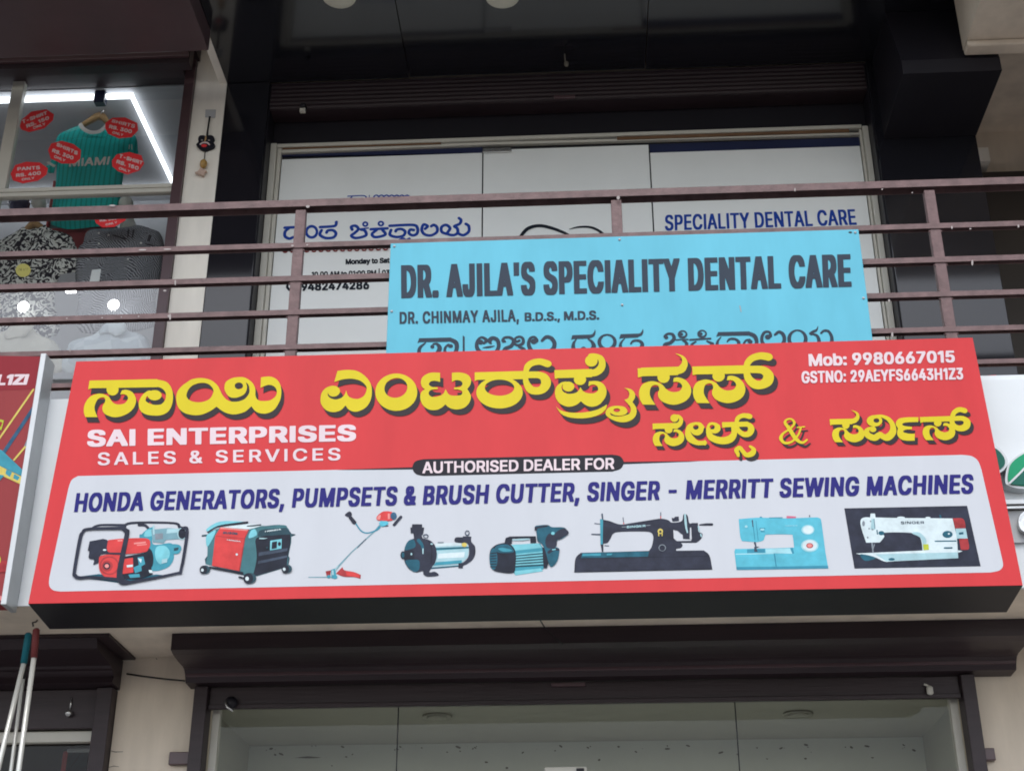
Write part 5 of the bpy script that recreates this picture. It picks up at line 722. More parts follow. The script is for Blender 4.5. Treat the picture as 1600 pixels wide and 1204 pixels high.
k.z('a').add(('p', [(338, 297), (645, 290), (645, 330), (345, 334), (322, 343)]), ('S', [(640, 311, 20), (690, 338, 22), (700, 390, 20), (680, 440, 20), (630, 455, 20), (588, 430, 15), (590, 385, 12), (620, 360, 12)]), ('S', [(400, 340, 6), (345, 390, 16), (345, 445, 18), (420, 465, 20), (500, 450, 20), (535, 395, 22), (510, 352, 13), (475, 352, 10)]),
    ('p', [(757, 268), (776, 285), (776, 470), (757, 470)]), ('S', [(960, 345, 12), (985, 318, 18), (940, 288, 12), (900, 320, 14), (892, 375, 18), (920, 425, 20), (1000, 450, 20), (1075, 430, 20), (1103, 370, 18), (1090, 315, 20), (1045, 295, 20), (1015, 320, 22), (1030, 350, 8)]), ('S', [(950, 388, 3), (1005, 382, 11), (1062, 372, 4)]),
    ('S', [(1165, 330, 10), (1140, 320, 12), (1160, 292, 13), (1210, 290, 14), (1245, 320, 16), (1225, 370, 18), (1165, 400, 20), (1160, 440, 20), (1230, 455, 18), (1290, 420, 16)]), ('S', [(1300, 320, 14), (1270, 330, 12), (1262, 300, 12), (1300, 282, 12), (1335, 300, 14), (1335, 345, 16), (1290, 365, 14), (1250, 350, 12)]), ('S', [(1300, 380, 12), (1345, 405, 18), (1345, 450, 18)]),
    ('S', [(1440, 345, 8), (1470, 320, 16), (1445, 285, 12), (1405, 300, 14), (1392, 360, 18), (1430, 425, 22), (1530, 440, 24), (1615, 410, 22), (1640, 350, 20), (1610, 298, 20), (1560, 285, 18), (1520, 320, 14)])).ell('E', 640, 372, 24, 18).ell('E', 465, 378, 20, 18).ell('E', 930, 335, 26, 24).ell('E', 1150, 325, 18, 16).ell('E', 1440, 328, 30, 26)
k.z('b').add(('p', [(272, 268), (445, 262), (445, 300), (290, 304), (260, 312)]), ('S', [(435, 281, 19), (472, 268, 15), (488, 240, 8), (491, 216, 2)]), ('S', [(310, 308, 5), (285, 345, 14), (285, 400, 20), (330, 425, 18), (380, 385, 8), (430, 425, 20), (478, 380, 22), (460, 330, 14), (425, 306, 6)]),
    ('p', [(737, 258), (905, 252), (905, 290), (750, 296), (722, 303)]), ('S', [(895, 271, 18), (932, 258, 14), (948, 232, 8), (951, 210, 2)]), ('S', [(775, 300, 4), (738, 345, 12), (745, 395, 18), (830, 415, 20), (920, 400, 20), (945, 355, 18), (915, 322, 14), (860, 322, 12), (835, 350, 8)]),
    ('S', [(1180, 295, 10), (1160, 280, 12), (1190, 255, 12), (1235, 260, 15), (1250, 300, 18), (1215, 340, 18), (1165, 360, 20), (1170, 410, 18), (1260, 420, 18), (1350, 400, 18), (1372, 350, 16), (1340, 318, 12)]), ('s', [(1270, 312, 7), (1385, 308, 7)]), ('s', [(1405, 312, 10), (1600, 300, 10)]), ('S', [(1460, 330, 8), (1425, 355, 13), (1420, 400, 18), (1500, 425, 20), (1600, 410, 18), (1620, 350, 16)]))
k.ell('E', 607, 335, 93, 80).ell('e', 607, 330, 58, 58).ell('E', 1175, 290, 20, 18).ell('E', 1332, 260, 47, 40).ell('e', 1335, 256, 26, 22).ell('E', 1322, 258, 16, 14).ell('E', 1520, 256, 47, 40).ell('e', 1524, 252, 26, 22).ell('E', 1510, 255, 16, 14)
k.z('c').add(('S', [(90, 325, 8), (135, 350, 16), (130, 390, 18)]), ('p', [(197, 238), (500, 231), (500, 270), (210, 274), (178, 284)]), ('S', [(490, 251, 20), (545, 275, 22), (568, 330, 18), (545, 385, 20), (480, 395, 20), (445, 360, 12), (465, 318, 10), (500, 312, 12)]), ('S', [(225, 285, 4), (192, 330, 12), (200, 380, 18), (300, 395, 18), (380, 380, 18), (395, 335, 16), (360, 305, 13), (310, 305, 12), (285, 330, 7)]),
    ('S', [(670, 300, 8), (700, 275, 16), (690, 238, 12), (645, 240, 14), (618, 290, 15), (630, 350, 18), (700, 395, 22), (790, 380, 22), (832, 325, 18), (825, 265, 18), (785, 236, 16), (745, 262, 12)]), ('S', [(1095, 262, 8), (1080, 250, 8), (1115, 232, 14), (1145, 215, 9), (1158, 180, 2)]), ('S', [(1105, 255, 10), (1150, 275, 14), (1168, 330, 18), (1150, 385, 18), (1220, 400, 20), (1280, 360, 20), (1290, 290, 16), (1260, 232, 14), (1215, 225, 12), (1188, 248, 10)]))
k.ell('E', 960, 305, 98, 92).ell('e', 960, 300, 62, 72).ell('E', 675, 285, 28, 24).ell('E', 505, 330, 24, 18)
sh.put(k.mask(), M['blueink']); sh.build('kannada_lettering', bs)
for x in (-.83, .2, 1.262):
    for z in (5.0, 4.66): MB().lathe([(.006, .0), (.006, -.003), (.003, -.005)], (x, .381, z), 1, 12).build('screw', M['wallgrey'], bs)
sh = Sheet(BP, .0008); sh.draw(M['filmline'], ('E', (1328.5, 363, 3, 1.2))); sh.build('nail_hole', bs); sh = Sheet(BP, .0008); sh.draw(M['splash'], ('s', [(1156, 478, .8), (1158, 487, .6)])); sh.build('scuff', bs)

# ================================================================== CLINIC GLASS FRONT
gf = thing('clinic_glass_front', (0, 1.5, 4.1), 'clinic front of three white filmed glass panels with blue lettering behind the railing', 'glass front')
W_ = YP(1.5)
xs = [-1.668, -.513, .429, 1.606]
tops = [6.30, 6.318, 6.262]
for k_, (a, b, z) in enumerate(zip(xs[:-1], xs[1:], tops)):
    MB().box(a + .004, b - .004, 1.5, 1.512, 4.13, z).build('glass_panel', M['film'], gf)
MB().prism([(-1.668, 6.326), (-.517, 6.302), (-.517, 6.343), (-1.668, 6.335)], 1, 1.503, 1.515).build('tinted_strip', M['navy'], gf)
MB().box(.433, 1.606, 1.503, 1.515, 6.264, 6.322).build('tinted_strip', M['navy'], gf)
MB().box(-1.668, 1.606, 1.516, 1.52, 4.13, 6.36).build('backing', M['filmline'], gf)
fr = MB(); fr.box(-1.727, -1.692, 1.462, 1.53, 4.11, 6.389, .003).box(-1.690, -1.669, 1.485, 1.53, 4.11, 6.375, .003).box(1.622, 1.653, 1.462, 1.53, 4.11, 6.372, .003).box(1.607, 1.620, 1.485, 1.53, 4.11, 6.365, .003)
fr.box(-1.690, 1.620, 1.470, 1.53, 6.366, 6.388, .002).prism([(-1.668, 6.336), (-.515, 6.345), (1.606, 6.330), (1.606, 6.343), (-.515, 6.362), (-1.668, 6.358)], 1, 1.485, 1.51)
fr.build('frame', M['alu'], gf)
MB().box(-1.66, -.75, 1.478, 1.486, 6.357, 6.366).build('rusty_seal', M['rust'], gf)
MB().box(.25, 1.55, 1.478, 1.486, 6.345, 6.364).build('rusty_seal', M['rust'], gf)
MB().box(-.513, -.35, 1.488, 1.498, 6.295, 6.325, .003).build('patch_fitting', M['steel'], gf)
s = Sheet(W_, .0012)
s.text(M['doorblue'], 'SPECIALITY DENTAL CARE', (1038.7, 336.3), (1335.5, 327), (1338.7, 351.3), (1039, 360.5), (.035, .02), track=.06)
s.text(M['doorblack'], "Dr. Ajila's", (1128, 294), (1224, 291), (1225, 305), (1129, 308), .0)
s.text(M['doorblack'], 'Monday to Sat', (540, 405), (609, 402.6), (609, 411), (540, 413.4), .06)
s.text(M['doorblack'], '10.00 AM to 01:00 PM | 03', (487, 425), (609, 421.6), (609, 429.8), (487, 433), .05)
s.text(M['doorblack'], '9482474286', (471, 441.5), (577, 438.8), (577, 452), (471, 454.8), .055)
s.draw(M['doorblack'], ('S', [(450, 444, 1.5), (449, 449, 2), (454, 454.5, 1.8)]))
s.draw(M['doorblack'], ('S', [(812, 372, 2.4), (824, 358, 3), (843, 353, 2.8), (866, 358, 2.6), (889, 368, 2), (902, 380, 1.4)]), ('S', [(890, 358.5, .5), (905, 355, 1.6), (925, 356, 2), (942, 366, 2.2), (950, 382, 2)]))
for i in range(15): s.draw(M['doorred'], ('S', [(441 + i * 11.2, 389.5 - i * .25, 1.1), (444 + i * 11.2, 394.2 - i * .25, 1.3), (448 + i * 11.2, 394 - i * .25, 1.2), (449.5 + i * 11.2, 390 - i * .25, 1.)]))
s.build('lettering', gf)
KD = dict(a=(430, 290, 5))
sh = Sheet(W_, .0012, step=.0014); k = Kan(sh, KD); R8 = 12
def stk(*pts, r=R8): k.add(('S', [(a, b, r) for a, b in pts]))
k.z('a')
stk((75, 330), (230, 322)); stk((105, 335), (78, 360), (76, 395), (110, 415), (150, 402), (190, 415), (225, 395), (224, 350), (195, 332))
k.ell('E', 285, 362, 52, 54).ell('e', 285, 362, 31, 33)
stk((352, 325), (455, 318), (475, 305), (478, 285)); stk((362, 350), (350, 385), (395, 410), (455, 405), (475, 375), (452, 350), (412, 352), (402, 368))
stk((602, 345), (595, 322), (628, 315), (650, 340), (622, 370), (595, 392), (625, 410), (680, 402), (712, 385), (700, 352), (672, 345)); stk((668, 338), (728, 333), r=6)
stk((748, 342), (876, 335)); stk((790, 350), (757, 378), (775, 402), (825, 398), (862, 380), (840, 350))
stk((895, 315), (1075, 308), (1112, 335), (1108, 375), (1075, 390), (1045, 372), (1055, 345), (1082, 348)); stk((905, 348), (897, 385), (945, 402), (1000, 392), (1015, 360), (985, 340), (950, 345), (942, 358)); stk((970, 428), (1000, 416), (1020, 428), (1048, 416))
stk((1172, 338), (1190, 318), (1160, 305), (1145, 345), (1165, 380), (1215, 390), (1262, 365), (1265, 328), (1240, 308), (1220, 318))
stk((1340, 378), (1302, 362), (1300, 325), (1335, 308), (1366, 335), (1345, 375), (1390, 388), (1425, 370), (1422, 335), (1400, 318), (1440, 300), (1452, 272), (1436, 255)); stk((1425, 372), (1470, 388), (1512, 360), (1512, 318), (1490, 300))
k.ell('E', 704, 302, 24, 22).ell('e', 704, 302, 9, 8).ell('E', 826, 298, 26, 22).ell('e', 826, 298, 10, 8)
stk((568, 84), (690, 80), (712, 100), (700, 123), r=5); stk((600, 88), (580, 113), (630, 128), (660, 108), r=5); stk((735, 76), (735, 128), r=3)
for i in range(7): stk((775 + 40 * i, 108), (772 + 40 * i, 86), (790 + 40 * i, 76), (806 + 40 * i, 86), (803 + 40 * i, 118), (785 + 40 * i, 128), r=6)
sh.put(k.mask(), M['doorblue']); sh.build('kannada_lettering', gf)

# rolled up shutter above the clinic
ru = thing('roller_shutter', (0, 1.42, 6.55), 'dark maroon roller shutter rolled up above the white clinic panels', 'shutter')
prof = [(1.37, 6.737)]
for i in range(6): z = 6.73 - i * .029; prof += [(1.371, z), (1.368, z - .014), (1.371, z - .026)]
prof += [(1.385, 6.556), (1.5, 6.556), (1.5, 6.737)]
MB().prism(prof, 0, -1.727, 1.653).build('slats', M['maroondk'], ru)
c = atY(474, 170, 1.36)
MB().lathe([(.012, -.02), (.018, -.015), (.018, .02), (.008, .026)], (c[0], 1.355, c[2] + .01), 1, 14).build('lock', M['blackmatt'], ru)
MB().box(c[0] - .016, c[0] + .016, 1.335, 1.36, c[2] - .035, c[2] - .012, .003).build('latch', M['alu'], ru)
c = atY(882, 152, 1.362); MB().box(c[0] - .06, c[0] + .06, 1.352, 1.368, c[2] - .012, c[2] + .008, .003).build('handle', M['maroon'], ru)
hk = thing('ceiling_hook', tuple(atY(885, 100, 1.2)), 'small dusty grey hook hanging from the black soffit over the middle clinic panel', 'hook')
c = atY(885, 100, 1.2)
MB().ball((c[0], 1.2, c[2]), .014, .014, .018, 2).tube([(c[0] - .006, 1.2, c[2] + .015), (c[0] - .008, 1.2, c[2] + .05), (c[0] - .008, 1.2, ZS)], .004, 8).build('hook_body', M['speck'], hk)

# downlights in the black soffit
for px_, nm in ((530, 'left'), (785, 'right')):
    d = ray((px_, -6))[0]; q = CAM + d * (ZS - CAM[2]) / d[2]
    t = thing('downlight', (q[0], q[1], ZS), 'round cream downlight in the black soffit, the %s' % ('one nearer the door hanging mask' if nm == 'left' else 'one nearer the middle of the clinic'), 'ceiling light', 'downlights in the black soffit')
    MB().lathe([(.082, -.012), (.090, -.008), (.090, .004)], (q[0], q[1], ZS), 2, 32).build('rim', M['downlight'], t)
    MB().lathe([(.066, -.0145), (.072, -.012), (.072, -.006)], (q[0], q[1], ZS), 2, 32).build('diffuser', M['downlight'], t)

# ================================================================== LEFT SHOP WINDOW
wn = thing('shop_window', (-3.4, 1.35, 4.1), 'clothes shop window with cream aluminium bars and a maroon jamb', 'window')
MB().box(-2.228, -2.172, 1.325, 1.42, 4.101, 6.9, .003).build('jamb', M['maroon'], wn)
zt = atY(0, 294, 1.33)[2]; zb_ = atY(0, 306, 1.33)[2]
MB().box(-6, -2.23, 1.335, 1.38, (zt + zb_) / 2 + .002, zt, .002).build('transom', M['alu'], wn)
MB().box(-6, -2.23, 1.340, 1.38, zb_, (zt + zb_) / 2, .002).build('transom', M['alu'], wn)
MB().box(-3.245, -3.175, 1.335, 1.38, zt + .001, 6.90, .003).build('mullion', M['alu'], wn)
MB().box(-3.26, -3.20, 1.335, 1.38, 4.101, zb_ - .001, .003).build('mullion', M['alu'], wn)
MB().box(-6, -2.23, 1.355, 1.361, 4.11, 6.90).build('pane', M['glassup'], wn)
MB().box(-6, -2.231, 1.262, 1.42, atY(150, 137.5, 1.42)[2], 7.05, .004).build('head', M['maroondk'], wn)
aw = thing('window_canopy', (-3.5, .5, 6.6), 'glossy maroon canopy board above the clothes shop window', 'canopy')
MB().box(-6, -1.966, -.6, .892, 6.6, 6.735, .004).build('board', M['maroon'], aw)
zh = atY(150, 137.5, 1.40)[2] - .01
MB().box(-6, -2.168, 1.19, 1.259, zh, 7.4).build('rear_panel', M['maroondk'], aw)
MB().box(-2.229, -2.157, 1.26, 1.348, 6.902, 7.4).build('rear_panel', M['maroondk'], aw)
MB().box(-6, -2.172, 1.165, 1.189, 6.80, 6.83, .003).build('rear_panel', M['maroon'], aw)

def gl(px_, py_, Y): return tuple(atY(px_, py_, Y))
# led strip lights
t = thing('led_strip_light', (-2.6, 1.5, 6.77), 'bright white bent led strip glowing along the shop ceiling above the teal jersey', 'strip light')
MB().box(-4.6, -2.57, 1.452, 1.478, 6.752, 6.775).build('front_strip', M['led'], t)
MB().box(-4.6, -2.61, 2.44, 2.47, 6.752, 6.775).build('added_rear_strip', M['led'], t)  # added strip, unseen behind the transom, brightens the back wall
MB().box(-2.588, -2.571, 1.480, 2.5, 6.752, 6.775).build('side_strip', M['led'], t)

# garments
def fabric(name, c1, c2, kind, scale):
    m = bpy.data.materials.new(name); m.use_nodes = True; t = m.node_tree; b = t.nodes['Principled BSDF']; b.inputs['Roughness'].default_value = .85; b.inputs['Specular IOR Level'].default_value = .15
    geo = t.nodes.new('ShaderNodeNewGeometry'); cr = t.nodes.new('ShaderNodeValToRGB'); cr.color_ramp.elements[0].color = (*c1, 1); cr.color_ramp.elements[1].color = (*c2, 1)
    if kind == 'floral':
        n = t.nodes.new('ShaderNodeTexNoise'); n.inputs['Scale'].default_value = scale; n.inputs['Detail'].default_value = 2; n.inputs['Distortion'].default_value = 2.4
        t.links.new(geo.outputs['Position'], n.inputs['Vector']); t.links.new(n.outputs['Fac'], cr.inputs[0]); cr.color_ramp.elements[0].position = .49; cr.color_ramp.elements[1].position = .53
    elif kind == 'tribal':
        v = t.nodes.new('ShaderNodeTexVoronoi'); v.inputs['Scale'].default_value = scale; v.distance = 'CHEBYCHEV'; t.links.new(geo.outputs['Position'], v.inputs['Vector'])
        sx = t.nodes.new('ShaderNodeSeparateColor'); t.links.new(v.outputs['Color'], sx.inputs[0])
        ws = []
        for ax in ('X', 'Z', 'DIAGONAL'):
            wv = t.nodes.new('ShaderNodeTexWave'); wv.inputs['Scale'].default_value = scale * 2.3; wv.inputs['Distortion'].default_value = 4; wv.inputs['Detail'].default_value = 2
            if ax == 'DIAGONAL': wv.bands_direction = 'DIAGONAL'
            else: wv.bands_direction = ax
            t.links.new(geo.outputs['Position'], wv.inputs['Vector']); ws.append(wv)
        a = None
        for wv, th, ch in ((ws[1], .4, 0), (ws[2], .6, 1)):
            gt = t.nodes.new('ShaderNodeMath'); gt.operation = 'GREATER_THAN'; gt.inputs[1].default_value = th; t.links.new(sx.outputs[ch], gt.inputs[0])
            mx = t.nodes.new('ShaderNodeMix'); t.links.new(gt.outputs[0], mx.inputs[0]); t.links.new((a or ws[0].outputs['Fac']), mx.inputs[2]); t.links.new(wv.outputs['Fac'], mx.inputs[3]); a = mx.outputs[0]
        t.links.new(a, cr.inputs[0]); cr.color_ramp.elements[0].position = .25; cr.color_ramp.elements[1].position = .75
    elif kind == 'check':
        mp = t.nodes.new('ShaderNodeMapping'); mp.inputs['Rotation'].default_value = (0, .25, 0); t.links.new(geo.outputs['Position'], mp.inputs[0])
        br = t.nodes.new('ShaderNodeTexChecker'); br.inputs['Scale'].default_value = scale; br.inputs['Color1'].default_value = (*c1, 1); br.inputs['Color2'].default_value = (*c2, 1)
        t.links.new(mp.outputs[0], br.inputs['Vector']); t.links.new(br.outputs['Color'], b.inputs['Base Color']); return m
    elif kind == 'pin':
        wv = t.nodes.new('ShaderNodeTexWave'); wv.inputs['Scale'].default_value = scale; wv.bands_direction = 'X'; t.links.new(geo.outputs['Position'], wv.inputs['Vector'])
        t.links.new(wv.outputs['Fac'], cr.inputs[0]); cr.color_ramp.elements[0].position = .05; cr.color_ramp.elements[1].position = .35
    else:
        n = t.nodes.new('ShaderNodeTexNoise'); n.inputs['Scale'].default_value = scale; t.links.new(geo.outputs['Position'], n.inputs['Vector']); t.links.new(n.outputs['Fac'], cr.inputs[0])
    t.links.new(cr.outputs[0], b.inputs['Base Color']); return m
def cloth(name, outline, Y, m, parent, bulge=.06, folds=.012, step=.012, sharp=False):
    pl = YP(Y); s_ = Sheet(pl, step=step); q = s_.U(outline)
    qq = [(q[i, 0], q[i, 1], (outline[i][2] if len(outline[i]) > 2 else 0)) for i in range(len(q))]
    qs = np.array([(a[0], a[1]) for a in spline(qq, True, 4)])
    bm = bmesh.new()
    vs_ = [Vector((a[0], a[1], 0)) for a in qs]; vv = [bm.verts.new(v) for v in vs_]
    for tri in tessellate_polygon([vs_]): bm.faces.new([vv[i] for i in tri])
    bmesh.ops.subdivide_edges(bm, edges=bm.edges[:], cuts=1, use_grid_fill=True)
    for _ in range(5):
        lg = [e for e in bm.edges if e.calc_length() > .05]
        if not lg: break
        bmesh.ops.subdivide_edges(bm, edges=lg, cuts=1, use_grid_fill=True)
    bmesh.ops.triangulate(bm, faces=bm.faces[:]); bmesh.ops.beautify_fill(bm, faces=bm.faces[:], edges=bm.edges[:])
    def dist(p):
        a = qs; b = np.roll(qs, -1, 0); d = b - a; t_ = np.clip(((p - a) * d).sum(1) / ((d * d).sum(1) + 1e-12), 0, 1)
        return np.hypot(*(p - a - d * t_[:, None]).T).min()
    rnd = random.random() * 9
    for v in bm.verts:
        p = np.array([v.co.x, v.co.y]); d = dist(p); h = bulge * (1 - math.exp(-d / .06))
        h += folds * min(1, d / .05) * (math.sin(p[0] * 38 + math.sin(p[1] * 9 + rnd) * 2 + rnd) * .6 + math.sin(p[0] * 21 - p[1] * 13 + rnd) * .6)
        v.co.z = h
    me = bpy.data.meshes.new(name)
    for v in bm.verts: x, y, z = v.co; v.co = Vector((x, Y - z, y))
    bmesh.ops.recalc_face_normals(bm, faces=bm.faces[:])
    for f in bm.faces: f.smooth = True
    bm.to_mesh(me); bm.free(); me.materials.append(m)
    o = link(name, me, parent); md = o.modifiers.new('thickness', 'SOLIDIFY'); md.thickness = .006; md.offset = 0
    return o
FT = dict(teal=fabric('teal_pinstripe', (.012, .30, .27), (.015, .46, .42), 'pin', 11), tealtrim=mat('white_trim', (.62, .6, .56), .8), floral=fabric('black_white_floral', (.012, .013, .02), (.58, .58, .54), 'floral', 24), tribal=fabric('grey_tribal', (.045, .048, .058), (.30, .31, .33), 'tribal', 15),
          creamc=fabric('cream_cloth', (.48, .46, .38), (.60, .58, .50), 'plain', 4), checkc=fabric('pale_blue_check', (.42, .48, .52), (.52, .58, .61), 'check', 7), redp=mat('red_cardboard', (.42, .05, .05), .6), greenp=mat('green_grey_box', (.10, .17, .17), .5))
def hanger(parent, top, L, R_, Y):
    a, b, c_ = gl(*top, Y), gl(*L, Y), gl(*R_, Y)
    mx = ((np.array(a) + (np.array(b) + np.array(c_)) / 2 * 0 + np.array(a)) / 2)
    MB().tube([b, tuple((np.array(a) * .75 + np.array(b) * .25) + np.array([0, 0, .012])), a, tuple((np.array(a) * .75 + np.array(c_) * .25) + np.array([0, 0, .012])), c_], [.016, .022, .026, .022, .016], 10).build('hanger_bar', M['wood'], parent)
def z6(pts, o=(0, 130), k=5.926): return [(p[0] / k + o[0], p[1] / k + o[1], *(p[2:])) for p in pts]
def z7(pts): return z6(pts, (0, 300))
def z8(pts): return z6(pts, (0, 430))
# teal jersey
J = 1.62
t = thing('football_jersey', gl(150, 330, J), 'teal striped jersey with white collar hanging on a wooden hanger in the upper window', 'jersey')
body = z6([(735, 395, 1), (620, 440), (540, 490), (505, 600), (470, 740), (430, 770, 1), (450, 830), (500, 830, 1), (530, 720, 1), (520, 940)]) + z7([(490, 110), (475, 300, 1), (620, 345), (830, 330, 1), (1080, 300, 1), (1105, 120)]) + z6([(1130, 940), (1160, 720, 1), (1270, 660), (1275, 620, 1), (1250, 490), (1100, 430), (985, 385, 1), (960, 435), (880, 462), (800, 440)])
cloth('jersey_body', body, J, FT['teal'], t, .05, .008)
cl = Sheet(YP(J - .052), .0, step=.003)
cl.draw(FT['tealtrim'], ('S', [(q[0], q[1], 3.2) for q in z6([(745, 385), (775, 425), (840, 455), (910, 450), (965, 415), (990, 385)])])); cl.build('collar', t)
cl = Sheet(YP(J - .066), .0, step=.003)
for a_ in (0, 1.8): cl.draw(FT['tealtrim'], ('s', [(q[0], q[1] + a_ * 1.4, .35) for q in z6([(600, 445), (735, 405)])]))
cl.draw(FT['tealtrim'], ('p', z6([(425, 735), (450, 725), (515, 760), (500, 780)])))
cl.text(FT['tealtrim'], 'MIAMI', z6([(640, 700)])[0], z6([(1020, 680)])[0], z6([(1005, 755)])[0], z6([(640, 775)])[0], .04)
cl.draw(FT['tealtrim'], ('s', [(q[0], q[1], .5) for q in z6([(1200, 570), (1195, 610)])]), ('s', [(q[0], q[1], .5) for q in z6([(1220, 570), (1222, 615)])])); cl.build('trim', t)
hanger(t, (157, 182), (129, 196), (170, 194), J + .03)
a_ = gl(157, 163, J); b_ = gl(157, 178, J)
MB().tube([b_, ((a_[0] + b_[0]) / 2 + .03, J, (a_[2] + b_[2]) / 2), a_], .004, 8).build('hanger_hook', M['steel'], t)
cw = gl(157, 155, 1.46); bc = thing('light_clip', cw, 'small dark blue clip on the bright led strip holding the jersey hanger', 'clip')
MB().box(cw[0] - .032, cw[0] + .032, 1.435, 1.49, cw[2] - .035, 6.79, .005).build('clip_body', M['navy'], bc)
# shirts
t = thing('floral_shirt', gl(40, 470, 1.55), 'black and white floral shirt on a pale wooden hanger behind the glass', 'shirt')
cloth('shirt_body', z7([(190, 345, 1), (110, 395), (0, 450), (-150, 560), (-250, 800), (-200, 1000), (-60, 880), (-40, 1300), (520, 1330), (500, 1000), (560, 760, 1), (740, 735, 1), (760, 660), (700, 500), (640, 400), (480, 350), (410, 315, 1), (330, 340), (250, 350)]), 1.55, FT['floral'], t, .05, .012)
cl = Sheet(YP(1.49), .0, step=.003); cl.draw(FT['floral'], ('P', [(q[0], q[1]) for q in z7([(190, 345), (230, 330), (290, 430), (400, 310), (430, 330), (360, 440), (280, 470), (215, 420)])])); cl.build('shirt_collar', t)
hanger(t, (53, 352), (37, 363), (68, 357), 1.58)
t = thing('patterned_shirt', gl(190, 470, 1.53), 'dark grey geometric patterned shirt behind the glass beside the floral shirt', 'shirt')
cloth('shirt_body', z7([(860, 345, 1), (800, 380), (770, 480), (730, 520), (700, 760), (730, 980), (760, 1300), (1420, 1250), (1440, 1000), (1520, 600), (1490, 400), (1400, 345), (1280, 310), (1200, 325), (1060, 340)]), 1.53, FT['tribal'], t, .05, .012)
for q in ((915, 380), (1005, 398), (915, 478), (1305, 472), (1185, 620)):
    a_ = z7([q])[0]; cl = Sheet(YP(1.468), .0, step=.002); cl.draw(FT['tealtrim'], ('E', (a_[0], a_[1], 1.6, 1.6))); cl.build('button', t)
cl = Sheet(YP(1.468), .0, step=.002)
for q in (((1050, 400), (1170, 435)), ((1350, 480), (1425, 500)), ((1190, 350), (1185, 410)), ((1240, 350), (1225, 420)), ((1385, 400), (1365, 455)), ((1400, 405), (1380, 455))): cl.draw(M['filmline'], ('s', [(a_[0], a_[1], 1.1) for a_ in z7(q)]))
cl.build('print_bars', t)
t = thing('cream_shirt', gl(30, 545, 1.46), 'plain cream collared shirt low in the window under the floral shirt', 'shirt')
cloth('shirt_body', z8([(90, 480, 1), (40, 520), (-100, 560), (-250, 700), (-260, 900), (560, 900), (530, 650), (400, 570), (330, 530), (290, 470, 1)]), 1.46, FT['creamc'], t, .05, .01)
cl = cloth('shirt_collar', z8([(90, 480), (130, 440), (280, 440), (310, 480), (240, 560), (150, 575), (60, 590), (40, 540)]), 1.41, FT['creamc'], t, .008, .004)
t = thing('checked_shirt', gl(165, 545, 1.46), 'pale blue checked collared shirt low in the window under the patterned shirt', 'shirt')
cloth('shirt_body', z8([(940, 500, 1), (850, 560), (680, 610), (625, 680), (600, 900), (1400, 900), (1385, 640), (1330, 560), (1200, 520), (1150, 480, 1)]), 1.46, FT['checkc'], t, .05, .01)
cloth('shirt_collar', z8([(930, 500), (990, 445), (1150, 440), (1170, 510), (1080, 560), (1000, 530), (920, 540)]), 1.41, FT['checkc'], t, .008, .004)
# stock behind the jersey
t = thing('cardboard_box', gl(120, 358, 1.75), 'red edged green box lying behind the jersey hem', 'box')
a_, b_ = gl(84, 334, 1.75), gl(140, 362, 1.75)
MB().box(a_[0], b_[0] + .1, 1.72, 1.95, b_[2], a_[2], .004).build('box_body', FT['greenp'], t)
MB().box(a_[0] - .012, b_[0] + .112, 1.70, 1.96, b_[2] - .035, b_[2] - .001, .004).box(a_[0] - .014, a_[0] - .001, 1.70, 1.96, b_[2], a_[2] + .2, .003).build('box_edge', FT['redp'], t)
for (x, y, r, mt, lb) in ((30, 318, .062, M['navy'], 'dark round ball shape behind the glass left of the teal jersey, largest of three'), (61, 318, .042, M['lowfilm'], 'small pale grey ball shape just left of the teal jersey'), (197, 318, .042, M['lowfilm'], 'small pale grey ball shape just right of the teal jersey')):
    c = gl(x, y, 1.62); MB().ball((c[0], 1.62, c[2]), r, r, r).tube([(c[0], 1.62, c[2] - r * .9), (c[0], 1.62, c[2] - r * 1.6)], r * .35, 12).build('display_ball', mt); o = bpy.context.scene.collection.objects[-1]
    tag(o, lb, 'display ball', 'balls behind the window glass')
t = thing('white_sack', gl(204, 352, 1.66), 'crumpled white bag poking up behind the patterned shirt collar', 'bag')
cloth('sack_body', [(190, 347), (196, 338), (206, 336), (210, 345), (216, 366), (200, 372), (188, 360)], 1.66, M['lowfilm'], t, .04, .015)
# round reflections in the pane, built as glowing discs behind the glass
for (x, y, lb) in ((37, 480, 'round white reflection in the window over the floral shirt, built as a glowing disc'), (178, 477, 'round white reflection in the window over the patterned shirt, built as a glowing disc')):
    c = gl(x, y, 1.40); t = thing('round_glint', c, lb, 'glint', 'round reflections in the shop window')
    MB().lathe([(.026, .0), (.030, -.004), (.030, -.010), (.022, -.016)], (c[0], 1.40, c[2]), 1, 24).build('glint_disc', M['glint'], t)
    MB().tube([(c[0] - .01, 1.402, c[2] - .028), (c[0] - .012, 1.402, c[2] - .045)], .0025, 6).tube([(c[0] + .01, 1.402, c[2] - .028), (c[0] + .012, 1.402, c[2] - .045)], .0025, 6).build('glint_pin', M['steel'], t)
c = gl(110.5, 455, 1.40); tag(MB().box(c[0] - .028, c[0] + .028, 1.395, 1.41, c[2] - .007, c[2] + .007, .004).build('bar_glint', M['glint']), 'short white bar reflection in the window between the two hung shirts, built as a glowing bar', 'glint')  # bar-shaped pane reflection built as a glowing box
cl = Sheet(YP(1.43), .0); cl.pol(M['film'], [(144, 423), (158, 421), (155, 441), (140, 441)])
MB().plate(YP(1.43), cl.U([(144, 422), (158, 420.5), (155, 441), (140, 441)]), .003).build('pale_glint', M['film']); tag(col.objects[-1], 'pale reflection in the window between the floral and the patterned shirt, built as a white plate', 'reflection')  # pale patch reflected in the pane, built as a white plate

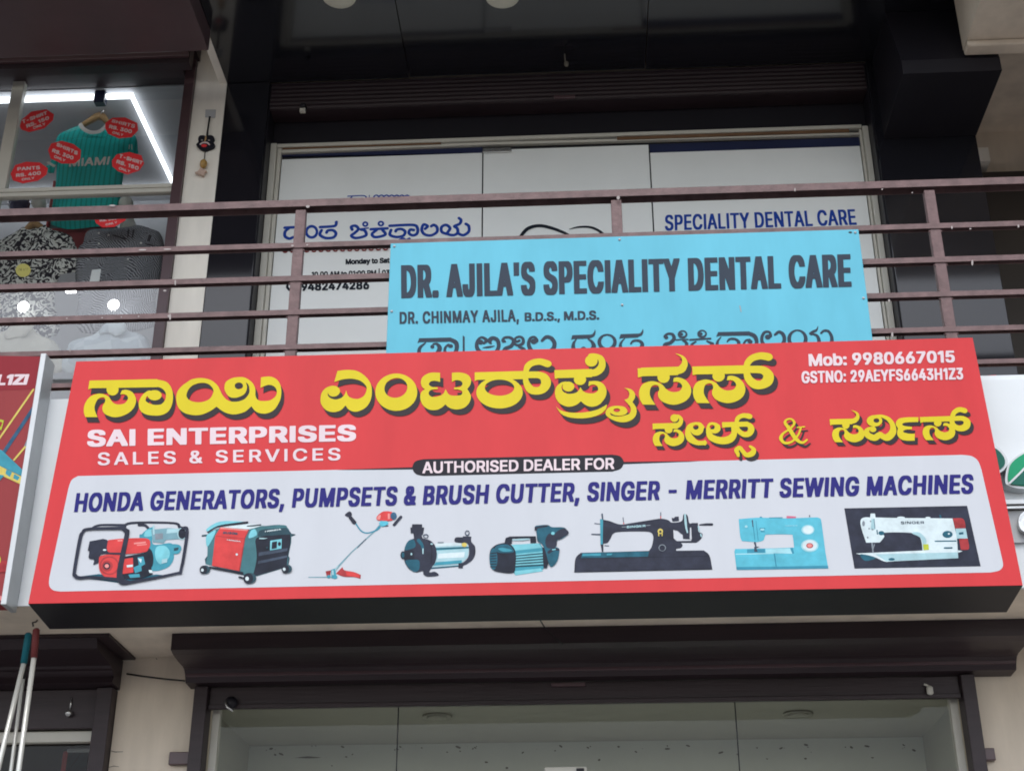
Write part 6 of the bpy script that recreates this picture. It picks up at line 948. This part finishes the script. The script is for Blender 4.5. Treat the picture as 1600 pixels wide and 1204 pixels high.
# price stickers on the glass
GP = YP(1.3545); STR = ink('sticker_red', 214, 56, 60, 1.5); STW = ink('sticker_white', 236, 214, 214, 1.1)
def sticker(pts, lines, label, k=5.926, o=(0, 130)):
    t = Sheet(GP, .0008, .0002, .0022).zoom(*o, k)
    t.draw(STR, ('p', pts))
    for tx, tl, tr, br, bl in lines: t.text(STW, tx, tl, tr, br, bl, .06)
    ob = t.build('price_sticker'); tag(ob, label, 'price sticker', 'red price stickers on the shop window'); return ob
sticker([(185, 400), (200, 340), (290, 265), (430, 243), (500, 290), (490, 345), (410, 420), (270, 455), (200, 432)], (('T-SHIRT', (200, 345), (435, 258), (440, 288), (208, 378)), ('RS. 150', (240, 385), (450, 305), (458, 335), (250, 418)), ('ONLY', (305, 405), (420, 365), (425, 388), (310, 430))), 'red sticker reading T-SHIRT RS. 150 tilted at the upper left of the pane')
sticker([(975, 370), (1040, 322), (1160, 318), (1270, 370), (1280, 440), (1220, 500), (1100, 512), (1000, 470), (975, 420)], (('SHIRTS', (1040, 335), (1255, 385), (1245, 418), (1030, 362)), ('RS. 300', (1015, 385), (1225, 435), (1218, 468), (1008, 418)), ('ONLY', (1045, 445), (1145, 470), (1140, 494), (1038, 468))), 'red sticker reading SHIRTS RS. 300 over the jersey shoulder beside its collar')
sticker([(445, 620), (475, 560), (570, 535), (680, 565), (750, 620), (745, 700), (690, 745), (570, 745), (470, 700)], (('SHIRTS', (530, 550), (725, 635), (715, 668), (520, 582)), ('RS. 300', (490, 605), (685, 680), (675, 712), (480, 638)), ('ONLY', (505, 665), (610, 708), (602, 732), (498, 690))), 'red sticker reading SHIRTS RS. 300 left of the word on the jersey chest')
sticker([(1035, 720), (1080, 660), (1200, 638), (1310, 670), (1335, 745), (1290, 810), (1180, 848), (1090, 815), (1040, 770)], (('T-SHIRT', (1110, 655), (1325, 725), (1318, 758), (1100, 690)), ('RS. 150', (1085, 708), (1288, 775), (1280, 808), (1075, 742)), ('ONLY', (1105, 775), (1210, 808), (1202, 832), (1098, 800))), 'red sticker reading T-SHIRT RS. 150 right of the word on the jersey chest')
sticker([(98, 840), (140, 760), (240, 728), (370, 735), (445, 790), (430, 850), (350, 905), (210, 930), (120, 900)], (('PANTS', (160, 780), (370, 765), (372, 798), (162, 812)), ('RS. 400', (148, 840), (378, 815), (380, 848), (150, 872)), ('ONLY', (200, 882), (320, 868), (322, 890), (202, 905))), 'red sticker reading PANTS RS. 400 at the lower left of the upper pane')
sticker([(860, 220), (930, 160), (1080, 150), (1190, 200), (1160, 265), (1060, 325), (950, 330), (890, 290)], (('SHIRTS', (925, 195), (1120, 175), (1124, 205), (930, 225)), ('RS. 300', (920, 250), (1080, 228), (1085, 258), (925, 278)), ('ONLY', (975, 295), (1085, 270), (1090, 292), (980, 315))), 'red sticker half hidden by the top rail above the patterned shirt', 5.926, (0, 300))
t = Sheet(GP, .0008, .0002, .0022).zoom(0, 300, 5.926); t.draw(ink('sticker_yellow', 214, 206, 120, 1.0), ('E', (215, 725, 70, 62))); t.text(M['pill'], '28 617', (170, 708), (262, 704), (262, 728), (170, 732), .02)
tag(t.build('round_sticker'), 'round pale yellow sticker on the glass over the floral shirt', 'sticker')

# hanging mask charm on the pilaster
ch = thing('hanging_charm', gl(321, 228, 1.33), 'black evil eye mask charm with bead and shell hanging on the cream pilaster', 'charm')
CP = YP(1.349); zc = lambda pts: [(p[0] / 9.26 + 290, p[1] / 9.26 + 160, *(p[2:])) for p in pts]
cs = Sheet(CP)
MB().plate(CP, cs.U(zc([(292, 112), (438, 112), (428, 225), (285, 220)])), .004).build('hook_plate', M['wallgrey'], ch)
MB().tube([gl(*zc([q])[0], 1.335) for q in ((350, 210), (335, 300), (318, 420), (312, 500))], [.006, .005, .005, .007], 8).build('cord', M['cable'], ch)
MB().tube([gl(*zc([q])[0], 1.335) for q in ((283, 700), (272, 820))], .003, 6).build('cord', M['cable'], ch)
def disc(pts, t0, m_, nm, off): MB().plate(CP, [(a[0], a[1]) for a in spline([(u[0], u[1]) for u in cs.U(zc(pts))], True, 5)], t0, off).build(nm, m_, ch)
disc([(310, 520), (360, 500), (415, 520), (425, 565), (405, 600), (435, 640), (410, 680), (340, 710), (285, 722), (220, 700), (165, 640), (195, 600), (192, 550), (215, 510), (270, 505)], .014, M['pill'], 'mask', .004)
me_ = Sheet(CP, .0185, .0003, .0015); me_.zoom(290, 160, 9.26)
me_.draw(STW, ('S', [(225, 635, 12), (260, 612, 13), (320, 612, 13), (355, 640, 10)])); me_.draw(STR, ('E', (280, 655, 42, 22))); me_.draw(M['wood'], ('S', [(305, 520, 9), (300, 560, 12), (290, 590, 9)])); me_.draw(M['splash'], ('E', (250, 575, 16, 9)), ('E', (350, 578, 16, 9))); me_.build('mask_face', ch)
c = gl(*zc([(258, 890)])[0], 1.33); MB().ball((c[0], 1.33, c[2]), .020, .020, .030, 3).build('bead', mat('ochre_bead', (.45, .27, .08), .4, .4, .25, 30), ch)
disc([(235, 980), (270, 1000), (318, 1025), (285, 1050), (270, 1095), (225, 1075), (150, 1050), (195, 1030)], .02, mat('pink_shell', (.55, .40, .33), .5, .4, .2, 40), 'shell', .006)

# ================================================================== LEFT NEIGHBOUR'S BROOM BOARD
NP = YP(.15)
nb = thing('broom_signboard', (-3, .2, 3.3), 'dark red hardware signboard with broom pictures and a silver edge, cut by the left side', 'signboard')
MB().box(-5.5, -2.297, .15, .24, 3.262, 4.35).build('board', ink('board_dark_red', 168, 72, 74, 1.0), nb)
MB().box(-2.296, -2.272, .128, .239, 3.25, 4.362, .003).build('frame', M['silver'], nb)
s = Sheet(NP, .0008, .0002); s.zoom(0, 550, 5.733)
s.pol(ink('board_top_red', 160, 52, 62, 1.0), [(-700, 20), (372, 40), (338, 332), (-700, 360)])
s.text(M['pale'], '29AEL1ZI', (-400, 207), (258, 197), (245, 292), (-410, 304), (.09, .06), .1)
s.draw(I['yellow'], ('s', [(300, 335, 9), (-100, 910, 9)])).draw(I['blue'], ('s', [(298, 505, 18), (0, 950, 18)])).draw(I['grey'], ('s', [(262, 775, 16), (232, 845, 16)])).draw(I['yellow'], ('s', [(225, 850, 9), (128, 965, 9)]))
s.draw(I['teal'], ('p', [(-60, 850), (20, 880), (210, 1060), (215, 1120), (-60, 990)])).draw(I['yellow'], ('p', [(-40, 1000), (215, 1125), (200, 1190), (-40, 1080)])).draw(I['teal'], ('p', [(-60, 1085), (40, 1105), (0, 1150), (-60, 1150)]), ('p', [(60, 1050), (110, 1075), (90, 1120), (50, 1090)]), ('p', [(130, 1090), (180, 1120), (160, 1150), (120, 1130)])).draw(I['lime'], ('p', [(-10, 600), (38, 612), (15, 700), (-10, 695)])).draw(I['redd'], ('p', [(-10, 620), (24, 632), (8, 672), (-10, 665)]))
s.zoom(0, 740, 5.473).draw(I['redd'], ('p', [(-100, 745), (85, 745), (72, 840), (-100, 845)])).draw(I['lime'], ('E', (-8, 735, 18, 32))).draw(I['redl'], ('p', [(-60, 1030), (40, 1050), (40, 1085), (-60, 1080)]))
s.build('print', nb)

# ================================================================== RIGHT NEIGHBOUR'S WHITE BOARD WITH LEAVES
wb = thing('leaf_signboard', (2.5, .2, 3.3), 'white signboard with raised green leaf emblem at the right edge', 'signboard')
MB().box(1.35, 1.880, .222, .240, 3.272, 4.168).build('board', M['fascia'], wb)
MB().box(1.888, 5, .222, .240, 3.272, 4.168).build('board', M['fascia'], wb)
LP = YP(.22); ls = Sheet(LP).zoom(1520, 690, 5.017)
def raised(pts, t0, m_, nm, off=0.): MB().plate(LP, [(a[0], a[1]) for a in spline([(u[0], u[1], (pts[i][2] if len(pts[i]) > 2 else 0)) for i, u in enumerate(ls.U(pts))], True, 5)], t0, off).build(nm, m_, wb)
GRL = ink('leaf_green', 50, 176, 128, 1.0); GRD = ink('leaf_dark_green', 50, 118, 104, 1.0)
leaf = [(228, 345), (238, 255), (262, 200), (330, 142), (420, 98), (520, 80), (610, 95, 1), (600, 210), (540, 330), (450, 395), (330, 402), (250, 378)]
raised(leaf, .05, M['silver'], 'leaf_rim', .002)
cx_, cy_ = 420, 250; inner = [(cx_ + (p[0] - cx_) * .9, cy_ + (p[1] - cy_) * .88) for p in leaf]
raised(inner, .004, GRL, 'leaf', .0525)
raised([(262, 365), (330, 300), (420, 215), (590, 110, 1), (570, 210), (520, 310), (440, 372), (330, 380)], .003, GRD, 'leaf', .0568)
ls2 = Sheet(LP, .061).zoom(1520, 690, 5.017); ls2.draw(M['silver'], ('S', [(258, 368, 7), (330, 298, 8), (420, 212, 7), (590, 108, 3)])); ls2.build('leaf_vein', wb)
raised([(-60, 80), (60, 50), (150, 62), (210, 110), (250, 185), (215, 260), (100, 300), (-60, 250)], .045, M['silver'], 'leaf_rim', .002)
raised([(-40, 95), (60, 72), (140, 85), (195, 125), (228, 190), (200, 245), (100, 280), (-40, 235)], .004, GRD, 'leaf', .0475)
raised([(200, 492, 1), (700, 478, 1), (700, 512, 1), (200, 524, 1)], .05, M['silver'], 'emblem_bar', .002)
raised([(200, 528, 1), (700, 516, 1), (700, 536, 1), (200, 548, 1)], .035, M['steel'], 'emblem_bar', .002)
raised([(250, 552, 1), (700, 540, 1), (700, 780, 1), (300, 800, 1)], .012, M['wallgrey'], 'emblem_ground', .002)
sc_ = []
for i in range(60):
    th = 3.3 + i * .2; r0 = 92 - i * 1.25; sc_.append((440 + r0 * math.cos(th), 655 + r0 * math.sin(th) * .92, 9))
ls2 = Sheet(LP, .045, step=.002).zoom(1520, 690, 5.017); ls2.line(M['fascia'], sc_)
ls2.build('emblem_scroll', wb)
raised([(336, 655), (360, 590), (440, 560), (530, 590), (560, 655), (530, 720), (440, 750), (360, 720)], .03, M['steel'], 'emblem_disc', .014)
t = Sheet(YP(1.349), .001, .0002, .002); t.pol(STR, [(1532, 597), (1543, 586.5), (1556, 585.5), (1564, 595), (1566, 612), (1556, 624), (1542, 625), (1531, 614)])
tag(t.build('red_sticker'), 'red octagonal sticker on the black column just above the white leaf signboard', 'sticker')

# ================================================================== GROUND FLOOR
# main shutter hood and shutter
hd = thing('shutter_hood', (0, .8, 3.15), 'long dark maroon shutter hood under the big red signboard', 'shutter hood')
MB().prism([(.65, 3.275), (.654, 3.206), (.70, 3.196), (.78, 3.190), (.86, 3.188), (.885, 3.182), (.905, 3.165), (.925, 3.134), (1.018, 3.130), (1.018, 3.275)], 0, -1.755, 1.83).build('hood', M['maroondk'], hd)
MB().box(-1.75, 1.825, .90, .915, 3.155, 3.172, .004).build('ridge', M['maroon'], hd)
ms = thing('shop_shutter', (0, .99, 3.0), 'raised dark shutter over the glass front below the red signboard', 'shutter')
MB().box(-1.659, 1.597, .985, 1.0, 3.036, 3.128, .004).build('bottom_slat', M['maroondk'], ms)
MB().box(-1.659, 1.597, .975, 1.0, 3.030, 3.05, .003).build('bottom_slat', M['maroondk'], ms)
for x0, x1 in ((-1.722, -1.662), (1.600, 1.659)): MB().box(x0, x1, .955, 1.045, 0, 3.127, .004).build('guide_post', M['maroondk'], ms)
MB().box(-1.815, -1.723, .99, 1.018, 2.795, 2.85, .004).build('lug', M['maroon'], ms); MB().box(1.66, 1.706, .985, 1.018, 2.768, 2.82, .004).build('lug', M['maroon'], ms)
c = gl(888, 1068, .978); MB().box(c[0] - .075, c[0] + .075, .968, .984, c[2] - .012, c[2] + .006, .004).build('handle', M['maroon'], ms)
c = gl(361, 1097, .96); MB().lathe([(.010, .02), (.026, .012), (.028, -.006), (.012, -.02)], (c[0], .965, c[2]), 1, 18).build('lock', M['blackmatt'], ms)
MB().tube([gl(352, 1094, .94), gl(355, 1104, .94), gl(364, 1110, .94)], .006, 8).build('lock_ring', M['steel'], ms)
c = gl(1453, 1078, .96); MB().lathe([(.006, .02), (.014, .012), (.014, -.012), (.008, -.018)], (c[0], .96, c[2]), 2, 16).tube([(c[0] - .02, .968, c[2] + .03), (c[0], .968, c[2] + .02)], .005, 8).build('latch', M['alu'], ms)
# glass front
lf = thing('shop_glass_front', (0, 1.06, 1.5), 'glass shop front with cream frame under the raised dark shutter', 'glass front')
MB().box(-1.656, -1.622, 1.046, 1.09, 0, 3.06, .003).build('frame', M['alu'], lf)
MB().box(1.562, 1.597, 1.046, 1.09, 0, 3.06, .003).build('frame', M['alu'], lf)
MB().box(-1.62, 1.56, 1.05, 1.085, 0, .08).build('frame', M['alu'], lf)
jx = [-1.62, atY(621, 1150, 1.06)[0], atY(1152, 1150, 1.06)[0], 1.56]
for a, b in zip(jx[:-1], jx[1:]): MB().box(a + .002, b - .002, 1.06, 1.068, .081, 3.09).build('pane', M['glasslow'], lf)
MB().box(jx[1] - .002, jx[1] + .002, 1.058, 1.07, .081, 3.09).build('joint', M['filmline'], lf)
MB().box(jx[2] - .002, jx[2] + .002, 1.058, 1.07, .081, 3.09).build('joint', M['filmline'], lf)
sp2 = Sheet(YP(2.058), .001, .0001, .004)
for i in range(70):
    x = random.uniform(350, 1460); y = 1163 + abs(random.gauss(0, 12)); r = random.uniform(.7, 2.4)
    sp2.draw(M['speck'], ('E', (x, y, r * random.uniform(1, 2.2), r * .7, random.uniform(-.6, .6))))
sp2.draw(M['speck'], ('p', [(458, 1183.5), (482, 1181), (508, 1183.5), (482, 1184.5)])); sp2.build('dirt_specks', bld)
for x, y, lb in ((683, 1118, 'faint round recessed ceiling light inside the lower shop, left of the middle'), (1247, 1114, 'faint round recessed ceiling light inside the lower shop, towards the right post')):
    d = ray((x, y))[0]; q = CAM + d * (3.098 - CAM[2]) / d[2]; t = thing('recessed_light', (q[0], q[1], 3.098), lb, 'ceiling light', 'recessed lights in the lower shop')
    MB().lathe([(.050, -.004), (.066, -.010), (.070, -.002)], (q[0], q[1], 3.098), 2, 28).build('rim', M['ceil'], t)
    MB().lathe([(.040, -.012), (.046, -.010), (.046, -.005)], (q[0], q[1], 3.098), 2, 28).build('diffuser', M['ceil'], t)
ck = Sheet(YP(YL - .001), .0004, .0001, .0015)
for q in ([(172, 1172, .5), (180, 1174, .7), (192, 1173.5, .4)], [(170, 1198, .5), (178, 1196, .6), (186, 1197, .3)], [(244, 1028, .6), (246, 1030, .3)]): ck.draw(M['speck'], ('s', q))
ck.build('wall_cracks', bld)
cn = thing('notice_plate', gl(884, 1203, 1.05), 'small pale plate on the lower shop glass at the bottom edge', 'plate')
a_, b_ = gl(851, 1198, 1.05), gl(918, 1240, 1.05)
MB().box(a_[0], b_[0], 1.04, 1.056, b_[2], a_[2], .004).build('plate', M['alu'], cn); MB().box(b_[0] - .045, b_[0] - .012, 1.036, 1.039, a_[2] - .03, a_[2] - .008).build('dark_tab', M['filmline'], cn)
# left hood and shutter
lh = thing('side_shutter_hood', (-3, .8, 3.15), 'dark shutter hood of the neighbouring shop at the lower left', 'shutter hood')
MB().prism([(.63, 3.276), (1.018, 3.276), (1.018, 3.266), (.86, 3.262), (.63, 3.262)], 0, -6, -2.02).build('top_plate', M['maroondk'], lh)
MB().prism([(.64, 3.261), (1.018, 3.261), (1.018, 3.13), (.90, 3.135), (.915, 3.165), (.89, 3.185), (.87, 3.19), (.862, 3.2), (.66, 3.22)], 0, -6, -2.075).build('hood', M['maroondk'], lh)
ls_ = thing('side_shutter', (-3, 1, 2.9), 'dark raised shutter of the neighbouring shop with a small steel latch', 'shutter')
MB().box(-5, -2.16, .985, 1.0, 2.955, 3.129, .004).build('curtain', M['maroondk'], ls_)
MB().box(-2.158, -2.087, .955, 1.045, 0, 3.129, .004).build('guide_post', M['maroondk'], ls_)
c = gl(108, 1114, .975); MB().lathe([(.008, .01), (.016, .0), (.016, -.012), (.008, -.02)], (c[0], .975, c[2]), 1, 16).tube([(c[0], .98, c[2] + .02), (c[0], .98, c[2] + .07)], .004, 8).build('latch', M['steel'], ls_)
lg = thing('side_shop_window', (-3, 1.05, 1.5), 'dim shop window with a cream head bar behind the hanging mops', 'window')
MB().box(-5, -2.16, 1.02, 1.06, 2.905, 2.953, .003).build('head_bar', M['alu'], lg)
MB().box(-5, -2.16, 1.06, 1.066, .1, 2.904).build('pane', M['glasslow'], lg)
t = thing('stacked_goods', gl(118, 1185, 1.6), 'dim red and grey goods behind the side shop window', 'goods')
for (x0, y0, x1, y1, mt) in ((98, 1172, 148, 1204, FT['redp']), (104, 1168, 150, 1186, M['wallgrey'])):
    a_, b_ = gl(x0, y0, 1.7), gl(x1, y1 + 60, 1.7)
    MB().box(a_[0], b_[0], 1.7, 1.9, b_[2], a_[2], .01).build('goods_pack', mt, t)
# wire between the hoods and crack of loose wire under the sign
tag(MB().tube([gl(198, 1052, 1.0), gl(225, 1056, .99), gl(258, 1060, .98), gl(289, 1063, .96)], .004, 8).build('loose_wire', M['cable']), 'thin dark wire strung between the two shutter hoods over the beige pilaster', 'wire')
tag(MB().tube([gl(842, 963, .3), gl(845, 970, .42), gl(850, 978, .58), gl(868, 996, .645), gl(880, 1006, .645)], .003, 8).build('dangling_wire', M['cable']), 'short thin wire dangling from under the red signboard onto the dark hood', 'wire')
# mops hanging from the slab
TEALC = ink('mop_teal', 40, 120, 134, 1.0); REDC = ink('mop_red', 130, 66, 66, 1.0); POLE = mat('mop_pole', (.62, .62, .58), .25, .5, .04, 10, metal=.3)
def mop(lb, a, b, e, ccol, Y0, Y1, hook=None, rr=.0115):
    t = thing('mop', gl(*a, Y0), lb, 'mop', 'mops hanging under the slab')
    P0, P1, P2 = np.array(gl(*a, Y0)), np.array(gl(*b, Y0 + .01)), np.array(gl(*e, Y1)); P2 = P1 + (P2 - P1) * 2.6
    MB().tube([tuple(P0), tuple(P0 + (P1 - P0) * .06), tuple(P1)], [rr * .7, rr * 1.25, rr * 1.15], 14).build('grip', ccol, t)
    MB().tube([tuple(P1 - (P2 - P1) * .01), tuple(P2)], rr * .92, 14).build('pole', POLE, t)
    if hook: MB().tube([gl(*q, Y0) for q in hook], .004, 8).build('hook', M['cable'], t)
mop('mop with a teal grip and white pole hanging at the lower left', (45, 988), (37, 1036), (-2, 1196), TEALC, .40, .44)
mop('mop with a dusty red grip and hook hanging beside the teal one', (57, 981), (53, 1027), (29, 1204), REDC, .36, .40, [(52, 978), (51, 972), (56, 971), (59, 968)])
mop('thin white mop pole with dark grip behind the teal and the red one', (38, 1030), (36, 1060), (17, 1204), M['blackmatt'], .48, .52, None, .0085)
